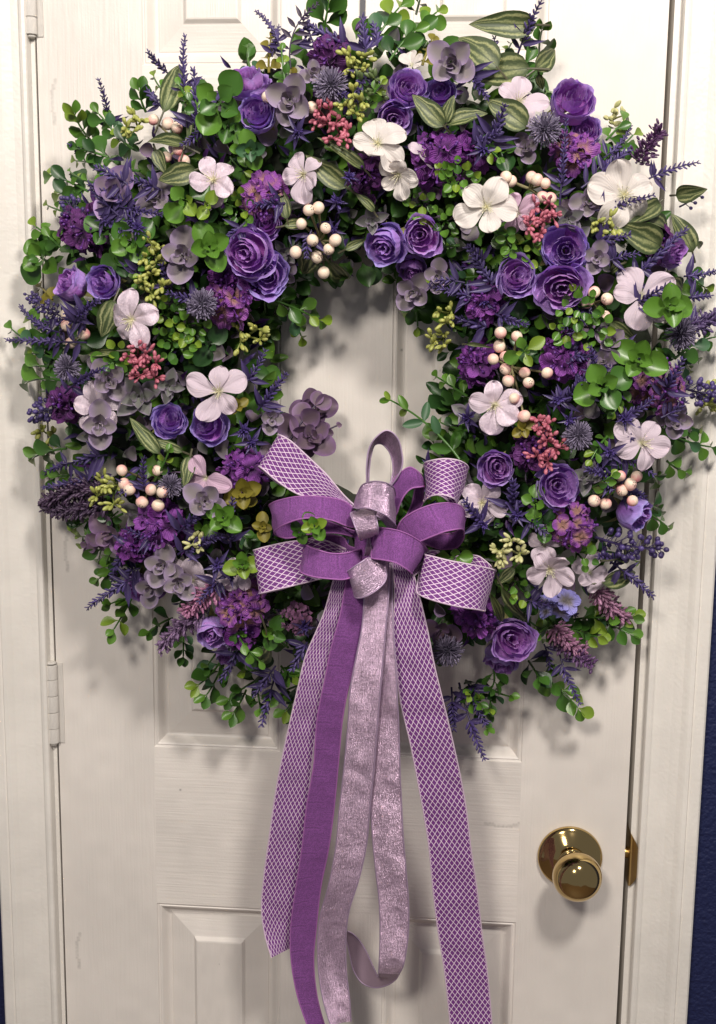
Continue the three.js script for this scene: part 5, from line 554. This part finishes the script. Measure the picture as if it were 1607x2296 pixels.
ribbon('tail', ...Si, [['D', 822, 1255, .160, 872, 1255, .160], ['D', 818, 1330, .170, 872, 1330, .170], ['D', 813, 1402, .172, 866, 1402, .172], ['D', 800, 1471, .168, 860, 1471, .170], ['D', 787, 1541, .162, 854, 1541, .166], ['D', 782, 1611, .154, 848, 1611, .160], ['D', 773, 1716, .142, 840, 1716, .148], ['D', 763, 1803, .132, 831, 1803, .138], ['D', 754, 1897, .122, 822, 1897, .126], ['D', 738, 1984, .112, 806, 1970, .118], ['D', 718, 2058, .102, 783, 2045, .110], ['D', 713, 2123, .096, 776, 2106, .102], ['D', 717, 2193, .094, 777, 2176, .098], ['D', 726, 2246, .096, 785, 2246, .096], ['D', 742, 2300, .100, 788, 2290, .092]], 'left silver-lilac ribbon tail', { crease: 0.0011 });
ribbon('tail', ...Si, [['D', 850, 1255, .154, 880, 1255, .154], ['D', 858, 1330, .160, 880, 1330, .160], ['D', 859, 1402, .164, 882, 1402, .166], ['D', 856, 1489, .162, 888, 1489, .166], ['D', 850, 1576, .156, 892, 1576, .162], ['D', 843, 1663, .148, 896, 1663, .152], ['D', 836, 1740, .140, 898, 1740, .144], ['D', 832, 1803, .132, 901, 1803, .136], ['D', 836, 1879, .124, 905, 1879, .128], ['D', 843, 1949, .116, 911, 1949, .120], ['D', 852, 2036, .106, 917, 2036, .110], ['D', 853, 2106, .100, 915, 2106, .104], ['D', 851, 2160, .096, 905, 2165, .098], ['D', 850, 2182, .090, 896, 2184, .090]], 'right silver-lilac ribbon tail', { crease: 0.0011 });
ribbon('tail_end', M.silverBack, M.edgeSilver, SW, [['D', 850, 2180, .090, 896, 2184, .090], ['D', 848, 2190, .080, 888, 2196, .078], ['D', 842, 2178, .070, 866, 2210, .066], ['D', 832, 2156, .062, 838, 2214, .058], ['D', 820, 2130, .056, 812, 2203, .052], ['D', 806, 2108, .052, 794, 2176, .046], ['D', 792, 2094, .050, 784, 2134, .042], ['D', 780, 2088, .050, 774, 2094, .040]], 'dull mauve underside of the curled silver tail end', { crease: 0.0004 });
ribbon('tail', ...La, [['D', 868, 1240, .150, 900, 1240, .150], ['D', 882, 1278, .156, 927, 1288, .154], ['D', 885, 1337, .158, 941, 1337, .158], ['D', 883, 1402, .158, 957, 1402, .158], ['D', 889, 1489, .152, 974, 1489, .152], ['D', 899, 1576, .144, 995, 1576, .144], ['D', 920, 1663, .134, 1016, 1663, .134], ['D', 937, 1751, .124, 1035, 1751, .124], ['D', 950, 1820, .116, 1047, 1820, .116], ['D', 962, 1897, .108, 1056, 1897, .108], ['D', 972, 2001, .096, 1071, 2001, .096], ['D', 983, 2089, .086, 1081, 2089, .086], ['D', 997, 2176, .078, 1093, 2176, .078], ['D', 1010, 2296, .070, 1104, 2296, .070], ['D', 1018, 2380, .066, 1110, 2380, .066]], 'right tail of purple ribbon with white lattice', { crease: 0.0008 });
// boxwood caught in the left loop
rosette('h', 500, 650, 36, { n: 4, mats: [G.fresh, G.lime], geos: LEAF.round, dz: 0.072, name: 'green_leaf_cluster', label: 'bright green leaf cluster poking through a bow loop' }); rosette('h', 395, 690, 28, { n: 3, mats: [G.mid, G.fresh], geos: LEAF.round, dz: 0.055 });
// over-the-door hanger
{ const p = at('D', 814, 20, 0.001); const h = new THREE.Group(); h.name = 'wreath_hanger'; h.position.set(p.x, 0.40 + Y0, 0.0015); h.userData = { label: 'dark metal over-door hanger strip above the wreath', category: 'hanger' }; scene.add(h);
  const b = new THREE.BoxGeometry(0.0052, 0.475, 0.0018); b.translate(0, 0.2375, 0); mesh('strap', b, M.strap, h); const t = new THREE.BoxGeometry(0.0052, 0.0018, 0.044); t.translate(0, 0.4738, -0.020); mesh('top_hook', t, M.strap, h);
  mesh('hook', new Geo().tube(quad(V(0, 0.01, 0), V(0, -0.05, 0.025), V(0, 0.015, 0.035), 10), 0.0025, 0.0025, 6, [0.03, 0.03, 0.04]), M.plastic, h); }
renderer.render(scene, camera);
